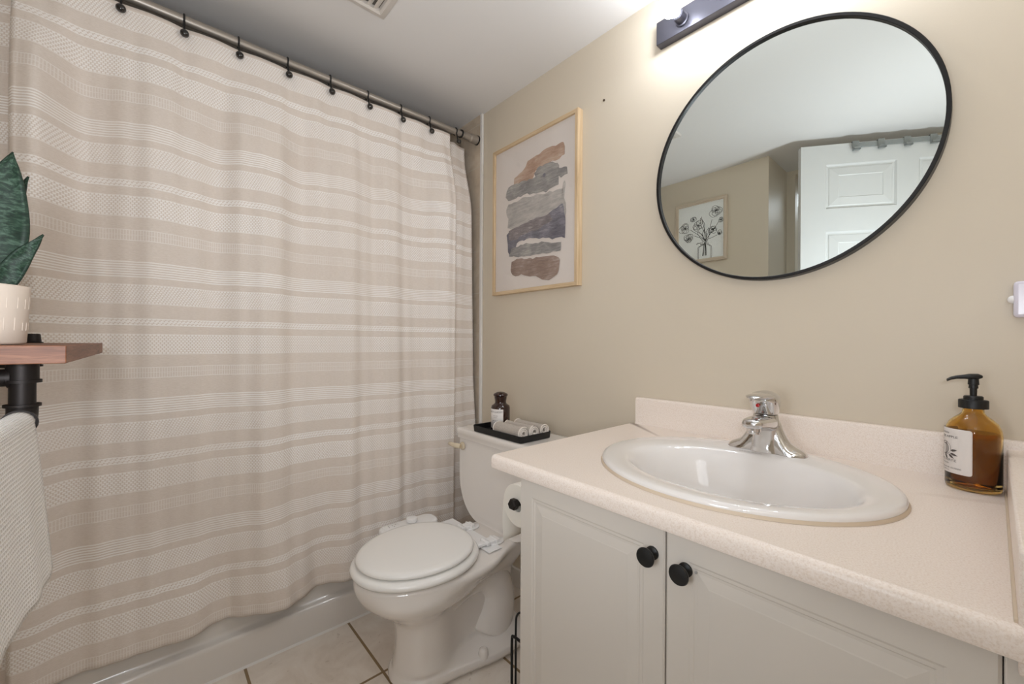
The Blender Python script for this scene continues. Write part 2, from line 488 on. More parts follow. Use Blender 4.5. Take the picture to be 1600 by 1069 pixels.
# over-door hook rail
rail = thing('over_door_hook_rail', on_door(0.37, 0.01, 2.20), 'grey rail of hooks hung over the top of the white door', 'hook rail')
b = BM(); door_box(b, 0.02, 0.56, 0.004, 0.010, 2.238, 2.262); obj('rail_bar', b, 'grey_hooks', rail, bevel=0.001)
for s in (0.546, 0.425, 0.304, 0.186, 0.07):
    b = BM()
    door_box(b, s - 0.016, s + 0.016, 0.010, 0.013, 2.222, 2.271)
    door_box(b, s - 0.016, s + 0.016, 0.010, 0.030, 2.218, 2.224)
    door_box(b, s - 0.016, s + 0.016, 0.027, 0.030, 2.218, 2.232)
    door_box(b, s - 0.016, s + 0.016, -0.036, 0.013, 2.269, 2.2715)
    obj('hook', b, 'grey_hooks', rail, bevel=0.001)

# ------------------------------------------------------------ bathtub behind the curtain
tub = thing('bathtub', (-2.1, 0.46, 0), 'white bathtub whose low skirt shows under the curtain', 'bathtub')
b = BM()
y0, y1 = OPP + 0.003, WY - 0.014
prof = [(-2.488, 0.0), (-2.488, 0.43), (-2.40, 0.43), (-2.33, 0.12), (-2.25, 0.075), (-1.93, 0.075), (-1.86, 0.13), (-1.80, 0.41), (-1.785, 0.425), (-1.735, 0.425), (-1.725, 0.418), (-1.723, 0.40),
        (-1.718, 0.17), (-1.714, 0.135), (-1.706, 0.122), (-1.694, 0.117), (-1.687, 0.111), (-1.684, 0.10), (-1.684, 0.008), (-1.682, 0.0)]
add_loft(b, [[(x, y0, z) for x, z in prof], [(x, y1, z) for x, z in prof]])
obj('tub_body', b, 'tub_enamel', tub, angle=50)
b = BM()
add_loft(b, [[(-1.684, y0, 0), (-1.684, y0, 0.006), (-1.676, y0, 0.0)], [(-1.684, y1, 0), (-1.684, y1, 0.006), (-1.676, y1, 0.0)]])
obj('caulk_line', b, 'white_trim', tub)
for yy in (y0 + 0.0, y1 - 0.07):
    b = BM(); add_box(b, -2.40, -1.80, yy, yy + 0.07, 0.12, 0.43); obj('rim_end', b, 'tub_enamel', tub, bevel=0.02)

# ------------------------------------------------------------ shower rod, curtain, rings
RX, RZ = -1.729, 2.1915
rod = thing('shower_rod', (RX, 0.46, RZ), 'brushed nickel shower curtain rod near the ceiling', 'curtain rod')
b = BM(); add_tube(b, [(RX, OPP + 0.001, RZ), (RX, 0.2, RZ), (RX, 0.7, RZ), (RX, WY - 0.012, RZ)], 0.0145, 24); obj('pole', b, 'nickel', rod)
b = BM(); add_lathe(b, [(0.0135, -0.085), (0.0165, -0.083), (0.0165, -0.05), (0.021, -0.045), (0.0215, 0.0)], (RX, WY - 0.0125, RZ), 'y', 28); obj('end_sleeve', b, 'nickel', rod)
b = BM(); add_lathe(b, [(0.022, -0.006), (0.024, -0.005), (0.024, 0.0)], (RX, WY - 0.012, RZ), 'y', 28); obj('end_gasket', b, 'black_satin', rod)
b = BM(); add_lathe(b, [(0.0215, 0.0), (0.021, 0.05), (0.0135, 0.085)], (RX, OPP + 0.002, RZ), 'y', 28); obj('end_sleeve', b, 'nickel', rod)

A_ = [(-0.255, -1.647), (-0.218, -1.622), (-0.193, -1.675), (-0.164, -1.725), (-0.129, -1.746), (-0.091, -1.727), (-0.045, -1.689), (0.013, -1.666), (0.058, -1.668), (0.107, -1.694), (0.179, -1.73), (0.237, -1.681), (0.306, -1.659), (0.357, -1.674), (0.443, -1.734), (0.502, -1.698), (0.569, -1.679), (0.633, -1.673), (0.711, -1.714), (0.77, -1.673), (0.832, -1.696), (0.897, -1.719), (0.95, -1.71), (0.999, -1.665), (1.065, -1.637), (1.10, -1.645)]
B_ = [(-0.25, -1.655), (-0.196, -1.676), (-0.172, -1.708), (-0.108, -1.701), (-0.04, -1.693), (0.019, -1.690), (0.113, -1.697), (0.182, -1.699), (0.254, -1.692), (0.299, -1.653), (0.357, -1.662), (0.416, -1.69), (0.509, -1.696), (0.567, -1.69), (0.616, -1.649), (0.662, -1.689), (0.727, -1.681), (0.829, -1.663), (0.864, -1.69), (0.964, -1.696), (1.04, -1.665), (1.10, -1.65)]
C_ = [(-0.25, -1.66), (-0.185, -1.687), (-0.116, -1.691), (-0.051, -1.675), (0.02, -1.677), (0.099, -1.654), (0.169, -1.695), (0.215, -1.700), (0.287, -1.651), (0.324, -1.628), (0.386, -1.62), (0.439, -1.652), (0.494, -1.698), (0.553, -1.676), (0.61, -1.643), (0.68, -1.67), (0.76, -1.66), (0.86, -1.68), (0.97, -1.67), (1.04, -1.655), (1.10, -1.65)]
YF = np.linspace(-0.262, 1.10, 300)
def prof_of(L, sig=0.010):
    yy = np.array([q[0] for q in L]); xx = np.array([q[1] for q in L])
    fine = np.linspace(-0.40, 1.24, 1200); g = np.interp(fine, yy, xx)
    k = np.exp(-0.5 * (np.arange(-60, 61) * (fine[1] - fine[0]) / sig) ** 2); k /= k.sum()
    g = np.convolve(np.pad(g, 60, mode='edge'), k, 'valid')
    return np.interp(YF, fine, g)
PA, PB, PC = prof_of(A_), prof_of(B_), prof_of(C_)
HOOK_Y = [-0.062, 0.087, 0.237, 0.392, 0.546, 0.700, 0.852, 0.998, 1.150]
hk = np.array([-0.21] + HOOK_Y)
dist = np.abs(YF[:, None] - hk[None, :]).min(1)
PT = -1.712 + 0.010 * np.sin(np.clip(dist / 0.075, 0, 1) * PI / 2)
def front_x(z):
    if z >= 1.793:
        t = min(1, (z - 1.793) / 0.34); t = t * t * (3 - 2 * t)
        return PA * (1 - t) + PT * t
    if z >= 0.541:
        t = (1.793 - z) / (1.793 - 0.541)
        return PA * (1 - t) + PB * t
    t = min(1, (0.541 - z) / 0.355); t = t * t * (3 - 2 * t)
    return PB * (1 - t) + PC * t
ZT, ZB = 2.153, 0.186
NZ = 150
bm = BM(); uvl = bm.loops.layers.uv.new('UVMap'); grid = []; arc = None
for r in range(NZ + 1):
    z = ZB + (ZT - ZB) * r / NZ
    fx = front_x(z) + min(1.0, (ZT - z) / 0.10 + 0.15) * (0.0028 * np.sin(YF * 56 + 1.3 * math.sin(z * 1.7)) + 0.0018 * np.sin(YF * 101 + 0.9 * z + 1.1 * np.sin(YF * 6)))
    top = max(0.0, min(1.0, (z - 1.95) / 0.2))
    yend = 1.243 + (2.10 - z) * 0.022
    xr = fx[-1]; xl = fx[0]
    wob = 0.006 * math.sin(z * 9.0)
    right = [(xr - 0.004, 1.1055), (xr - 0.016, 1.107), (xr - 0.033, 1.102), (xr - 0.05, 1.096), (xr - 0.064, 1.10), (xr - 0.07, 1.115), (xr - 0.066 + wob, 1.14), (xr - 0.060 + wob, 1.165), (xr - 0.068, 1.19), (xr - 0.078, 1.215), (xr - 0.080, yend - 0.012), (xr - 0.078, yend)]
    left = [(-1.728, -0.345), (-1.735, -0.32), (-1.738, -0.295), (-1.730, -0.275), (-1.715, -0.268), (-1.695, -0.270), ((xl - 1.695) / 2, -0.2715)]
    low = max(0.0, min(1.0, (0.95 - z) / 0.45))
    right = [(xr + (x - xr) * (1 - 0.42 * low), y) for x, y in right]
    left = [(max(x, -1.738 + 0.030 * low), y) for x, y in left]
    pts = left + list(zip(fx.tolist(), YF.tolist())) + right
    if arc is None:
        q = np.array(pts); arc = np.concatenate([[0], np.cumsum(np.hypot(*np.diff(q, axis=0).T))])
    grid.append([bm.verts.new((x, y, z)) for x, y in pts])
for r in range(NZ):
    for i in range(len(arc) - 1):
        f = bm.faces.new((grid[r][i], grid[r][i + 1], grid[r + 1][i + 1], grid[r + 1][i]))
        for lp, (ii, rr) in zip(f.loops, ((i, r), (i + 1, r), (i + 1, r + 1), (i, r + 1))):
            lp[uvl].uv = (arc[ii], ZB + (ZT - ZB) * rr / NZ)
cur = obj('shower_curtain', bm, 'curtain', solid=0.0012, recalc=False, angle=180)
tag(cur, 'beige linen shower curtain with woven white horizontal bands', 'shower curtain')

hook_words = ['nearest the camera, first from the left', 'second from the left', 'third from the left', 'fourth from the left', 'fifth from the left, in the middle', 'fourth from the wall', 'third from the wall', 'second from the wall', 'beside the end sleeve at the wall']
h0 = None
for i, y in enumerate(HOOK_Y):
    lab = 'black curtain hook with round bead on the rod, ' + hook_words[i]
    if h0 is None:
        h0 = thing('curtain_hook', (RX, y, RZ), lab, 'curtain hook', 'black beaded hooks along the shower rod')
        b = BM()
        ring = [(RX + 0.0165 * math.sin(a), y, RZ + 0.0165 * math.cos(a)) for a in np.linspace(-2.6, 2.4, 22)]
        ring += [(RX + 0.016, y, RZ - 0.026), (RX + 0.020, y, RZ - 0.045), (RX + 0.020, y, RZ - 0.058)]
        add_tube(b, ring, 0.0029, 8); obj('hook_wire', b, 'black_satin', h0)
        b = BM(); bmesh.ops.create_uvsphere(b, u_segments=20, v_segments=14, radius=0.0122, matrix=Matrix.Translation((RX + 0.033, y, RZ - 0.062)) @ Matrix.Diagonal((0.9, 1, 1, 1))); obj('bead', b, 'bead_gloss', h0)
    else:
        c = h0.copy(); COL.objects.link(c); c.location = (RX, y, RZ); c['label'] = lab
        for ch in list(h0.children):
            d = ch.copy(); COL.objects.link(d); d.parent = c
b = BM(); add_tube(b, [(RX + 0.0175 * math.sin(a), 1.183 + 0.003 * math.sin(a), RZ + 0.0175 * math.cos(a)) for a in np.linspace(0, 2 * PI, 25)[:-1]], 0.004, 10, loop=True)
tag(obj('liner_ring', b, 'black_satin'), 'plain thick black ring on the rod between last hook and end sleeve', 'curtain ring')

# ------------------------------------------------------------ ceiling vent
vent = thing('ceiling_vent', (-1.27, 0.47, CEIL), 'white square louvred exhaust vent on the ceiling', 'vent')
vx0, vx1, vy0, vy1, vz = -1.431, -1.10, 0.30, 0.64, CEIL - 0.018
b = BM()
rr = [(0, CEIL - 0.0005), (0.003, vz + 0.006), (0.022, vz), (0.03, vz + 0.004), (0.032, CEIL - 0.0005)]
add_loft(b, [[(vx0 + i, vy0 + i, z), (vx1 - i, vy0 + i, z), (vx1 - i, vy1 - i, z), (vx0 + i, vy1 - i, z)] for i, z in rr], cap0=False, cap1=False)
obj('vent_frame', b, 'vent_white', vent, angle=30)
b = BM(); add_box(b, vx0 + 0.03, vx1 - 0.03, vy0 + 0.03, vy1 - 0.03, CEIL - 0.003, CEIL - 0.001); obj('duct_opening', b, 'duct_dark', vent)
b = BM()
for k in range(11):
    y = vy1 - 0.045 - k * 0.0235
    v = add_box(b, vx0 + 0.032, vx1 - 0.032, y - 0.009, y + 0.009, CEIL - 0.0075, CEIL - 0.006)
    for q in v: q.co.z += (q.co.y - y) * 0.45 - 0.003
obj('louvres', b, 'vent_white', vent, smooth=False)
b = BM(); add_box(b, (vx0 + vx1) / 2 - 0.008, (vx0 + vx1) / 2 + 0.008, vy0 + 0.032, vy1 - 0.032, vz + 0.001, CEIL - 0.004); obj('centre_bar', b, 'vent_white', vent)

# ------------------------------------------------------------ round mirror
MX, MZ, MR = -0.3695, 1.6522, 0.3374
mir = thing('round_mirror', (MX, WY, MZ), 'large round wall mirror with thin black metal frame', 'mirror')
b = BM()
add_lathe(b, [(MR - 0.006, -0.001), (MR, -0.001), (MR, -0.029), (MR - 0.001, -0.030), (MR - 0.0075, -0.030), (MR - 0.0085, -0.029), (MR - 0.0085, -0.020)], (MX, WY, MZ), 'y', 128, cap0=False, cap1=False)
obj('mirror_frame', b, 'black_metal', mir, angle=35)
b = BM(); add_lathe(b, [(MR - 0.0055, -0.002), (MR - 0.0055, -0.022)], (MX, WY, MZ), 'y', 128); obj('mirror_glass', b, 'mirror', mir, smooth=False)

# ------------------------------------------------------------ vanity light bar
lb = thing('vanity_light', (-0.37, WY, 2.17), 'black bar light with globe bulbs above the round mirror', 'wall light')
b = BM(); add_box(b, -0.709, -0.031, WY - 0.031, WY - 0.0005, 2.132, 2.208); obj('back_bar', b, 'fixture_black', lb, bevel=0.0015)
for k in range(4):
    x = -0.620 + 0.1667 * k
    b = BM(); add_lathe(b, [(0.021, 0.0), (0.021, -0.004), (0.017, -0.006), (0.017, -0.034), (0.013, -0.038)], (x, WY - 0.031, 2.168), 'y', 28); sk = obj('socket', b, 'fixture_black', lb)
    b = BM(); add_lathe(b, [(0.0125, 0.0), (0.0135, -0.008), (0.022, -0.018), (0.0285, -0.030), (0.031, -0.044), (0.0285, -0.058), (0.022, -0.069), (0.011, -0.0755), (0.002, -0.077)], (x, WY - 0.067, 2.168), 'y', 32); obj('bulb', b, 'bulb', lb)

# ------------------------------------------------------------ framed prints
def framed(root, x0, x1, z0, z1, yw, sgn, fw, fd, wood):
    """frame on a wall at y = yw; sgn -1: faces -y, +1: faces +y"""
    Y = lambda d: yw + sgn * d
    c4 = lambda i, d: [(x0 + i, Y(d), z0 + i), (x1 - i, Y(d), z0 + i), (x1 - i, Y(d), z1 - i), (x0 + i, Y(d), z1 - i)]
    loopA = [c4(0, 0.001), c4(0, fd - 0.0015), c4(0.0015, fd), c4(fw - 0.001, fd), c4(fw, fd - 0.001), c4(fw, fd - 0.0115)]
    for side, nm in ((0, wood[1]), (1, wood[0]), (2, wood[1]), (3, wood[0])):
        b = BM()
        j = (side + 1) % 4
        add_loft(b, [[r[side] for r in loopA], [r[j] for r in loopA]], cap0=True, cap1=True)
        obj('frame_rail' if side % 2 == 0 else 'frame_stile', b, nm, root, smooth=False)
    b = BM(); add_box(b, x0 + 0.006, x1 - 0.006, min(Y(0.003), Y(fd - 0.010)), max(Y(0.003), Y(fd - 0.010)), z0 + 0.006, z1 - 0.006)
    return b, Y

p1 = thing('framed_painting', (-1.31, WY, 1.715), 'oak framed abstract of stacked tan and grey brush strokes above toilet', 'picture')
AX0, AX1, AZ0, AZ1 = -1.577, -1.042, 1.366, 2.070
b, Y = framed(p1, AX0, AX1, AZ0, AZ1, WY, -1, 0.016, 0.031, ('oak_upright', 'oak_across'))
pr1 = obj('print', b, 'art_paper', p1, smooth=False)
def ragged(poly, n=14, amp=0.008, seed=0):
    rnd = random.Random(seed); out = []
    m = len(poly)
    for i in range(m):
        a = poly[i]; c = poly[(i + 1) % m]
        L = math.hypot(c[0] - a[0], c[1] - a[1]); k = max(2, int(n * L / 0.6) + 1)
        for t in range(k):
            f = t / k
            out.append((a[0] + (c[0] - a[0]) * f + rnd.uniform(-amp, amp), a[1] + (c[1] - a[1]) * f + rnd.uniform(-amp, amp)))
    return out
strokes = [  # polygons in the picture's own 0..1 frame, drawn back to front
    ('wash_tan', [(0.27, 0.72), (0.28, 0.765), (0.40, 0.79), (0.44, 0.83), (0.62, 0.855), (0.80, 0.855), (0.85, 0.85), (0.86, 0.775), (0.80, 0.762), (0.66, 0.766), (0.54, 0.755), (0.50, 0.70), (0.36, 0.69), (0.28, 0.69)]),
    ('wash_slate', [(0.53, 0.735), (0.56, 0.765), (0.68, 0.772), (0.79, 0.742), (0.80, 0.71), (0.885, 0.70), (0.89, 0.66), (0.82, 0.65), (0.70, 0.69), (0.56, 0.70)]),
    ('wash_mist', [(0.17, 0.56), (0.20, 0.60), (0.42, 0.61), (0.84, 0.575), (0.85, 0.63), (0.87, 0.60), (0.85, 0.50), (0.85, 0.44), (0.50, 0.44), (0.24, 0.47), (0.19, 0.52)]),
    ('wash_slate', [(0.17, 0.655), (0.18, 0.70), (0.24, 0.725), (0.34, 0.72), (0.50, 0.715), (0.70, 0.70), (0.795, 0.675), (0.80, 0.61), (0.66, 0.595), (0.44, 0.625), (0.26, 0.63), (0.20, 0.62)]),
    ('wash_mist', [(0.20, 0.45), (0.22, 0.53), (0.30, 0.56), (0.58, 0.545), (0.86, 0.52), (0.88, 0.44), (0.86, 0.39), (0.5, 0.42), (0.3, 0.41)]),
    ('wash_plum', [(0.20, 0.30), (0.19, 0.40), (0.24, 0.43), (0.60, 0.42), (0.84, 0.50), (0.86, 0.46), (0.87, 0.36), (0.86, 0.29), (0.74, 0.30), (0.48, 0.335), (0.32, 0.33), (0.27, 0.24), (0.21, 0.27)]),
    ('wash_dark', [(0.21, 0.36), (0.22, 0.42), (0.30, 0.43), (0.48, 0.45), (0.70, 0.455), (0.74, 0.41), (0.58, 0.38), (0.40, 0.375), (0.28, 0.35)]),
    ('wash_slate', [(0.22, 0.255), (0.25, 0.30), (0.40, 0.31), (0.62, 0.295), (0.83, 0.265), (0.82, 0.215), (0.56, 0.225), (0.34, 0.23)]),
    ('wash_brown', [(0.245, 0.15), (0.26, 0.215), (0.32, 0.225), (0.52, 0.205), (0.78, 0.195), (0.82, 0.16), (0.79, 0.075), (0.70, 0.048), (0.56, 0.085), (0.38, 0.115), (0.27, 0.115)])]
for i, (mn, poly) in enumerate(strokes):
    b = BM(); yy = Y(0.0214 + 0.0003 * i)
    P = ragged(poly, 16, 0.006, i)
    f = b.faces.new([b.verts.new((AX0 + u * 0.535, yy, AZ0 + v * 0.704)) for u, v in P])
    bmesh.ops.triangulate(b, faces=[f])
    ex = bmesh.ops.extrude_face_region(b, geom=list(b.faces))
    bmesh.ops.translate(b, verts=[e for e in ex['geom'] if isinstance(e, bmesh.types.BMVert)], vec=(0, 0.0002, 0))
    obj('brush_stroke', b, mn, pr1, smooth=False)
b = BM(); bmesh.ops.create_circle(b, cap_ends=True, radius=0.009, segments=16, matrix=Matrix.Translation((AX0 + 0.645 * 0.535, Y(0.0245), AZ0 + 0.70 * 0.704)) @ Matrix.Rotation(PI / 2, 4, 'X'))
obj('ink_spot', b, 'wash_plum', pr1, smooth=False)
b = BM(); add_box(b, AX0 + 0.014, AX1 - 0.014, WY - 0.0270, WY - 0.0258, AZ0 + 0.014, AZ1 - 0.014); obj('glazing', b, 'glass', p1, smooth=False)

p2 = thing('framed_line_drawing', (-1.28, OPP, 1.92), 'pale wood framed black line drawing of flowers in a jar, seen in mirror', 'picture')
FX0, FX1, FZ0, FZ1 = -1.458, -1.100, 1.706, 2.138
b, Y = framed(p2, FX0, FX1, FZ0, FZ1, OPP, 1, 0.022, 0.022, ('pale_upright', 'pale_across'))
pr2 = obj('print', b, 'art_paper_white', p2, smooth=False)
b = BM(); YL = Y(0.0128)
# in the mirror the drawing reads left to right with x, so u grows with x
def ink(pts, r=0.0011):
    P = [(FX0 + u * 0.358, YL, FZ0 + v * 0.432) for u, v in pts]
    rings = []
    for (p, t, a, c) in frames(P):
        n = Vector((t.z, 0, -t.x)).normalized() * r
        rings.append([p - n, p + n + Vector((0, 0.0003, 0))])
    add_loft(b, rings, False, False, closed=False)
def cat(pts): return [(p.x, p.y) for p in smooth_path([(u, v, 0) for u, v in pts], 6)]
rnd = random.Random(3)
def bloom(cx, cy, r, petals):
    for k in range(petals):
        a = 2 * PI * k / petals + rnd.uniform(-0.3, 0.3); rr = r * rnd.uniform(0.5, 1.0)
        q = []
        for t in np.linspace(0, 2 * PI, 9):
            q.append((cx + 0.5 * rr * math.cos(a) + 0.62 * rr * math.cos(t) * rnd.uniform(0.8, 1.1), cy + (0.5 * rr * math.sin(a) + 0.55 * rr * math.sin(t) * rnd.uniform(0.8, 1.1)) * 0.83))
        ink(cat(q))
bloom(0.80, 0.79, 0.135, 7); bloom(0.19, 0.60, 0.13, 7); bloom(0.36, 0.72, 0.07, 5); bloom(0.46, 0.60, 0.11, 6)
bloom(0.27, 0.42, 0.12, 8); bloom(0.89, 0.63, 0.06, 5); bloom(0.74, 0.50, 0.09, 6); bloom(0.86, 0.42, 0.06, 5)
for x, y in ((0.72, 0.66), (0.30, 0.56), (0.45, 0.52), (0.38, 0.45), (0.84, 0.60), (0.70, 0.47), (0.82, 0.40), (0.52, 0.74)):
    ink(cat([(x, y), ((x + 0.58) / 2 + 0.02, (y + 0.36) / 2 - 0.01), (0.59, 0.33), (0.58 + (0.58 - x) * 0.15, 0.10)]))
for x, y, x2, y2 in ((0.50, 0.72, 0.58, 0.46), (0.44, 0.50, 0.56, 0.32), (0.42, 0.30, 0.57, 0.27), (0.56, 0.52, 0.60, 0.30), (0.66, 0.54, 0.62, 0.30)):
    for o in (-0.035, 0.035): ink(cat([(x, y), ((x + x2) / 2 + o, (y + y2) / 2 + abs(o)), (x2, y2)]))
for o in (0.0, 0.022):
    ink(cat([(0.52 + o, 0.27), (0.46 + o, 0.25), (0.445 + o, 0.20), (0.445 + o, 0.07), (0.48, 0.045), (0.58, 0.04), (0.68, 0.045), (0.715 - o, 0.07), (0.715 - o, 0.20), (0.70 - o, 0.25), (0.64, 0.27)]))
ink(cat([(0.51, 0.28), (0.58, 0.272), (0.65, 0.28), (0.65, 0.295), (0.58, 0.29), (0.51, 0.295), (0.51, 0.28)]))
obj('ink_drawing', b, 'art_ink', pr2, smooth=False, recalc=False)
b = BM(); add_box(b, FX0 + 0.018, FX1 - 0.018, OPP + 0.0165, OPP + 0.0178, FZ0 + 0.018, FZ1 - 0.018); obj('glazing', b, 'glass', p2, smooth=False)

b = BM(); add_lathe(b, [(0.004, 0.0), (0.004, -0.003), (0.002, -0.004)], (-0.94, WY - 0.0005, 2.063), 'y', 14)
tag(obj('wall_screw', b, 'dark_screw'), 'tiny bare screw in the beige wall between picture and mirror', 'screw')

# plug-in device at the right edge
pg = thing('plug_in_night_light', (0.11, WY, 1.229), 'white plastic plug-in device on the wall at the right edge', 'night light')
b = BM(); add_box(b, 0.052, 0.16, WY - 0.028, WY - 0.001, 1.193, 1.264); obj('casing', b, 'frosted_plastic', pg, bevel=0.006, bseg=3)
b = BM(); bmesh.ops.create_uvsphere(b, u_segments=20, v_segments=12, radius=0.008, matrix=Matrix.Translation((0.052, WY - 0.016, 1.229))); obj('nub', b, 'white_plastic', pg)

# ------------------------------------------------------------ vanity
CT, CB, CX0, CX1, CY0 = 0.857, 0.824, -0.800, 0.031, 0.645
cab = thing('vanity_cabinet', (-0.35, 0.97, 0), 'white two-door bathroom vanity cabinet under the speckled countertop', 'cabinet')
b = BM()
add_box(b, -0.713, -0.697, 0.683, WY - 0.002, 0.0, CB)
add_box(b, -0.697, 0.40, WY - 0.018, WY - 0.002, 0.10, CB)
add_box(b, -0.697, 0.40, 0.683, WY - 0.018, 0.10, 0.118)
add_box(b, -0.697, 0.40, 0.74, 0.755, 0.0, 0.10)
add_box(b, -0.697, 0.40, 0.683, 0.700, CB - 0.05, CB)
add_box(b, 0.385, 0.40, 0.683, WY - 0.018, 0.10, CB - 0.001)
obj('carcass', b, 'cabinet_edge', cab, smooth=False)
def cab_door(x0, x1, z0, z1, yf):
    b = BM()
    d = 0.018
    c4 = lambda i, y: [(x0 + i, y, z0 + i), (x1 - i, y, z0 + i), (x1 - i, y, z1 - i), (x0 + i, y, z1 - i)]
    m = 0.043
    rr = [c4(0, yf + d), c4(0, yf + 0.003), c4(0.003, yf), c4(m - 0.004, yf), c4(m - 0.001, yf + 0.0012), c4(m + 0.004, yf + 0.0013), c4(m + 0.0055, yf + 0.0024), c4(m + 0.010, yf + 0.0026), c4(m + 0.027, yf + 0.0004), c4(m + 0.029, yf)]
    add_loft(b, rr, True, True)
    return obj('door', b, 'cabinet_paint', cab, smooth=False)
d1 = cab_door(-0.713, -0.350, 0.11, 0.821, 0.663)
d2 = cab_door(-0.3475, 0.021, 0.11, 0.821, 0.663)
def cab_knob(parent, x, z, y):
    b = BM(); add_lathe(b, [(0.0115, 0.0), (0.0115, 0.003), (0.0065, 0.006), (0.0060, 0.014), (0.011, 0.018), (0.0152, 0.021), (0.0165, 0.0245), (0.0155, 0.027), (0.010, 0.0285), (0.002, 0.029)], (x, y, z), '-y', 32)
    obj('knob', b, 'black_satin', parent)
cab_knob(d1, -0.372, 0.772, 0.663); cab_knob(d2, -0.313, 0.767, 0.663)
b = BM(); add_box(b, 0.0222, 0.40, 0.664, 0.683, 0.0, CB - 0.002); obj('filler_panel', b, 'cabinet_paint', cab, bevel=0.002)
b = BM(); bmesh.ops.create_uvsphere(b, u_segments=10, v_segments=8, radius=0.0022, matrix=Matrix.Translation((-0.296, 0.663, 0.769))); obj('plug_dot', b, 'grey_mark', d2)

# countertop with an oval hole
SX, SY, SA, SB = -0.357, 0.964, 0.284, 0.255
ctop = thing('countertop', (-0.38, 0.97, CT), 'beige speckled laminate countertop around the white oval sink', 'countertop')
b = BM()
NS = 96
ysb = WY - 0.021
x0, x1, ya, yb_ = CX0, 0.40, CY0 + 0.012, ysb
def rect_hit(a):
    dx, dy = math.cos(a), math.sin(a); t = 1e9
    if dx > 1e-9: t = min(t, (x1 - SX) / dx)
    if dx < -1e-9: t = min(t, (x0 - SX) / dx)
    if dy > 1e-9: t = min(t, (yb_ - SY) / dy)
    if dy < -1e-9: t = min(t, (ya - SY) / dy)
    return (SX + dx * t, SY + dy * t)
angs = sorted([2 * PI * k / NS for k in range(NS)] + [math.atan2(y - SY, x - SX) % (2 * PI) for x in (x0, x1) for y in (ya, yb_)])
outer = [rect_hit(a) for a in angs]
inner = []
for a in angs:
    r = 1 / math.hypot(math.cos(a) / (SA - 0.018), math.sin(a) / (SB - 0.018))
    inner.append((SX + r * math.cos(a), SY + r * math.sin(a)))
add_loft(b, [[(x, y, CT) for x, y in outer], [(x, y, CT) for x, y in inner], [(x, y, CB) for x, y in inner], [(x, y, CB) for x, y in outer]], cap0=False, cap1=False)
fp = [(ya, CT), (CY0 + 0.006, CT - 0.0012), (CY0 + 0.002, CT - 0.0045), (CY0, CT - 0.010), (CY0, CB + 0.006), (CY0 + 0.002, CB + 0.001), (CY0 + 0.006, CB), (ya, CB)]
add_loft(b, [[(x0, y, z) for y, z in fp], [(x1, y, z) for y, z in fp]], closed=False, cap0=False, cap1=False)
add_quad(b, [(x0, y, z) for y, z in fp] + [(x0, yb_, CB), (x0, yb_, CT)]); add_quad(b, [(x1, y, z) for y, z in fp] + [(x1, yb_, CB), (x1, yb_, CT)])
bmesh.ops.remove_doubles(b, verts=b.verts, dist=1e-5)
obj('top_slab', b, 'laminate', ctop, angle=50)
b = BM()
bp = [(WY - 0.0008, CB), (WY - 0.0008, 0.947), (WY - 0.004, 0.949), (WY - 0.015, 0.948), (WY - 0.019, 0.945), (WY - 0.021, 0.939), (WY - 0.021, CT + 0.004), (WY - 0.024, CT + 0.0005), (WY - 0.024, CB)]
add_loft(b, [[(CX0 + 0.014, y, z) for y, z in bp], [(0.40, y, z) for y, z in bp]]); obj('backsplash', b, 'laminate', ctop, angle=50)
b = BM(); lp = [(0.031, 0.655), (0.0445, WY - 0.022), (0.405, WY - 0.022), (0.405, 0.655)]
lf0 = [(0.031, 0.655), (0.0311, 0.6625), (0.405, 0.6625), (0.405, 0.655)]
add_loft(b, [[(x, y, 0.806) for x, y in lf0], [(x, y, 0.826) for x, y in lf0]], cap1=False)
add_loft(b, [[(x, y, CB + 0.0005) for x, y in lp], [(x, y, 0.932) for x, y in lp]]); obj('side_ledge', b, 'laminate', ctop, bevel=0.003)
b = BM(); add_tube(b, [(0.0305, 0.66, CT + 0.001), (0.0435, WY - 0.025, CT + 0.001)], 0.0025, 8); obj('caulk_seam', b, 'caulk', ctop)

# ------------------------------------------------------------ sink
sink = thing('oval_sink', (SX, SY, CT), 'white oval drop-in sink set into the countertop', 'sink')
b = BM()
def ell(a, bb, z, cx=SX, cy=SY, n=96): return [(cx + a * math.cos(2 * PI * k / n), cy + bb * math.sin(2 * PI * k / n), z) for k in range(n)]
BX, BY = SX + 0.01, SY - 0.028
rr = [ell(SA - 0.006, SB - 0.006, CT + 0.0004), ell(SA, SB, CT + 0.002), ell(SA + 0.001, SB + 0.001, CT + 0.009), ell(SA - 0.002, SB - 0.002, CT + 0.0135), ell(SA - 0.009, SB - 0.009, CT + 0.0152), ell(SA - 0.03, SB - 0.026, CT + 0.0145, SX + 0.002, SY - 0.003),
      ell(0.232, 0.182, CT + 0.0135, BX, BY), ell(0.222, 0.172, CT + 0.009, BX, BY), ell(0.212, 0.162, CT - 0.004, BX, BY), ell(0.198, 0.150, CT - 0.03, BX, BY), ell(0.178, 0.134, CT - 0.07, BX, BY), ell(0.145, 0.110, CT - 0.105, BX, BY + 0.004), ell(0.09, 0.07, CT - 0.125, BX, BY + 0.008), ell(0.03, 0.03, CT - 0.131, BX, BY + 0.01)]
outr = [ell(0.03, 0.03, CT - 0.142, BX, BY + 0.01), ell(0.10, 0.08, CT - 0.136, BX, BY + 0.008), ell(0.16, 0.122, CT - 0.115, BX, BY), ell(0.21, 0.160, CT - 0.05, BX, BY), ell(0.235, 0.185, CT - 0.003, BX, BY)]
add_loft(b, rr + outr, cap0=False, cap1=False, loop=True)
obj('basin', b, 'sink_porcelain', sink, angle=60)
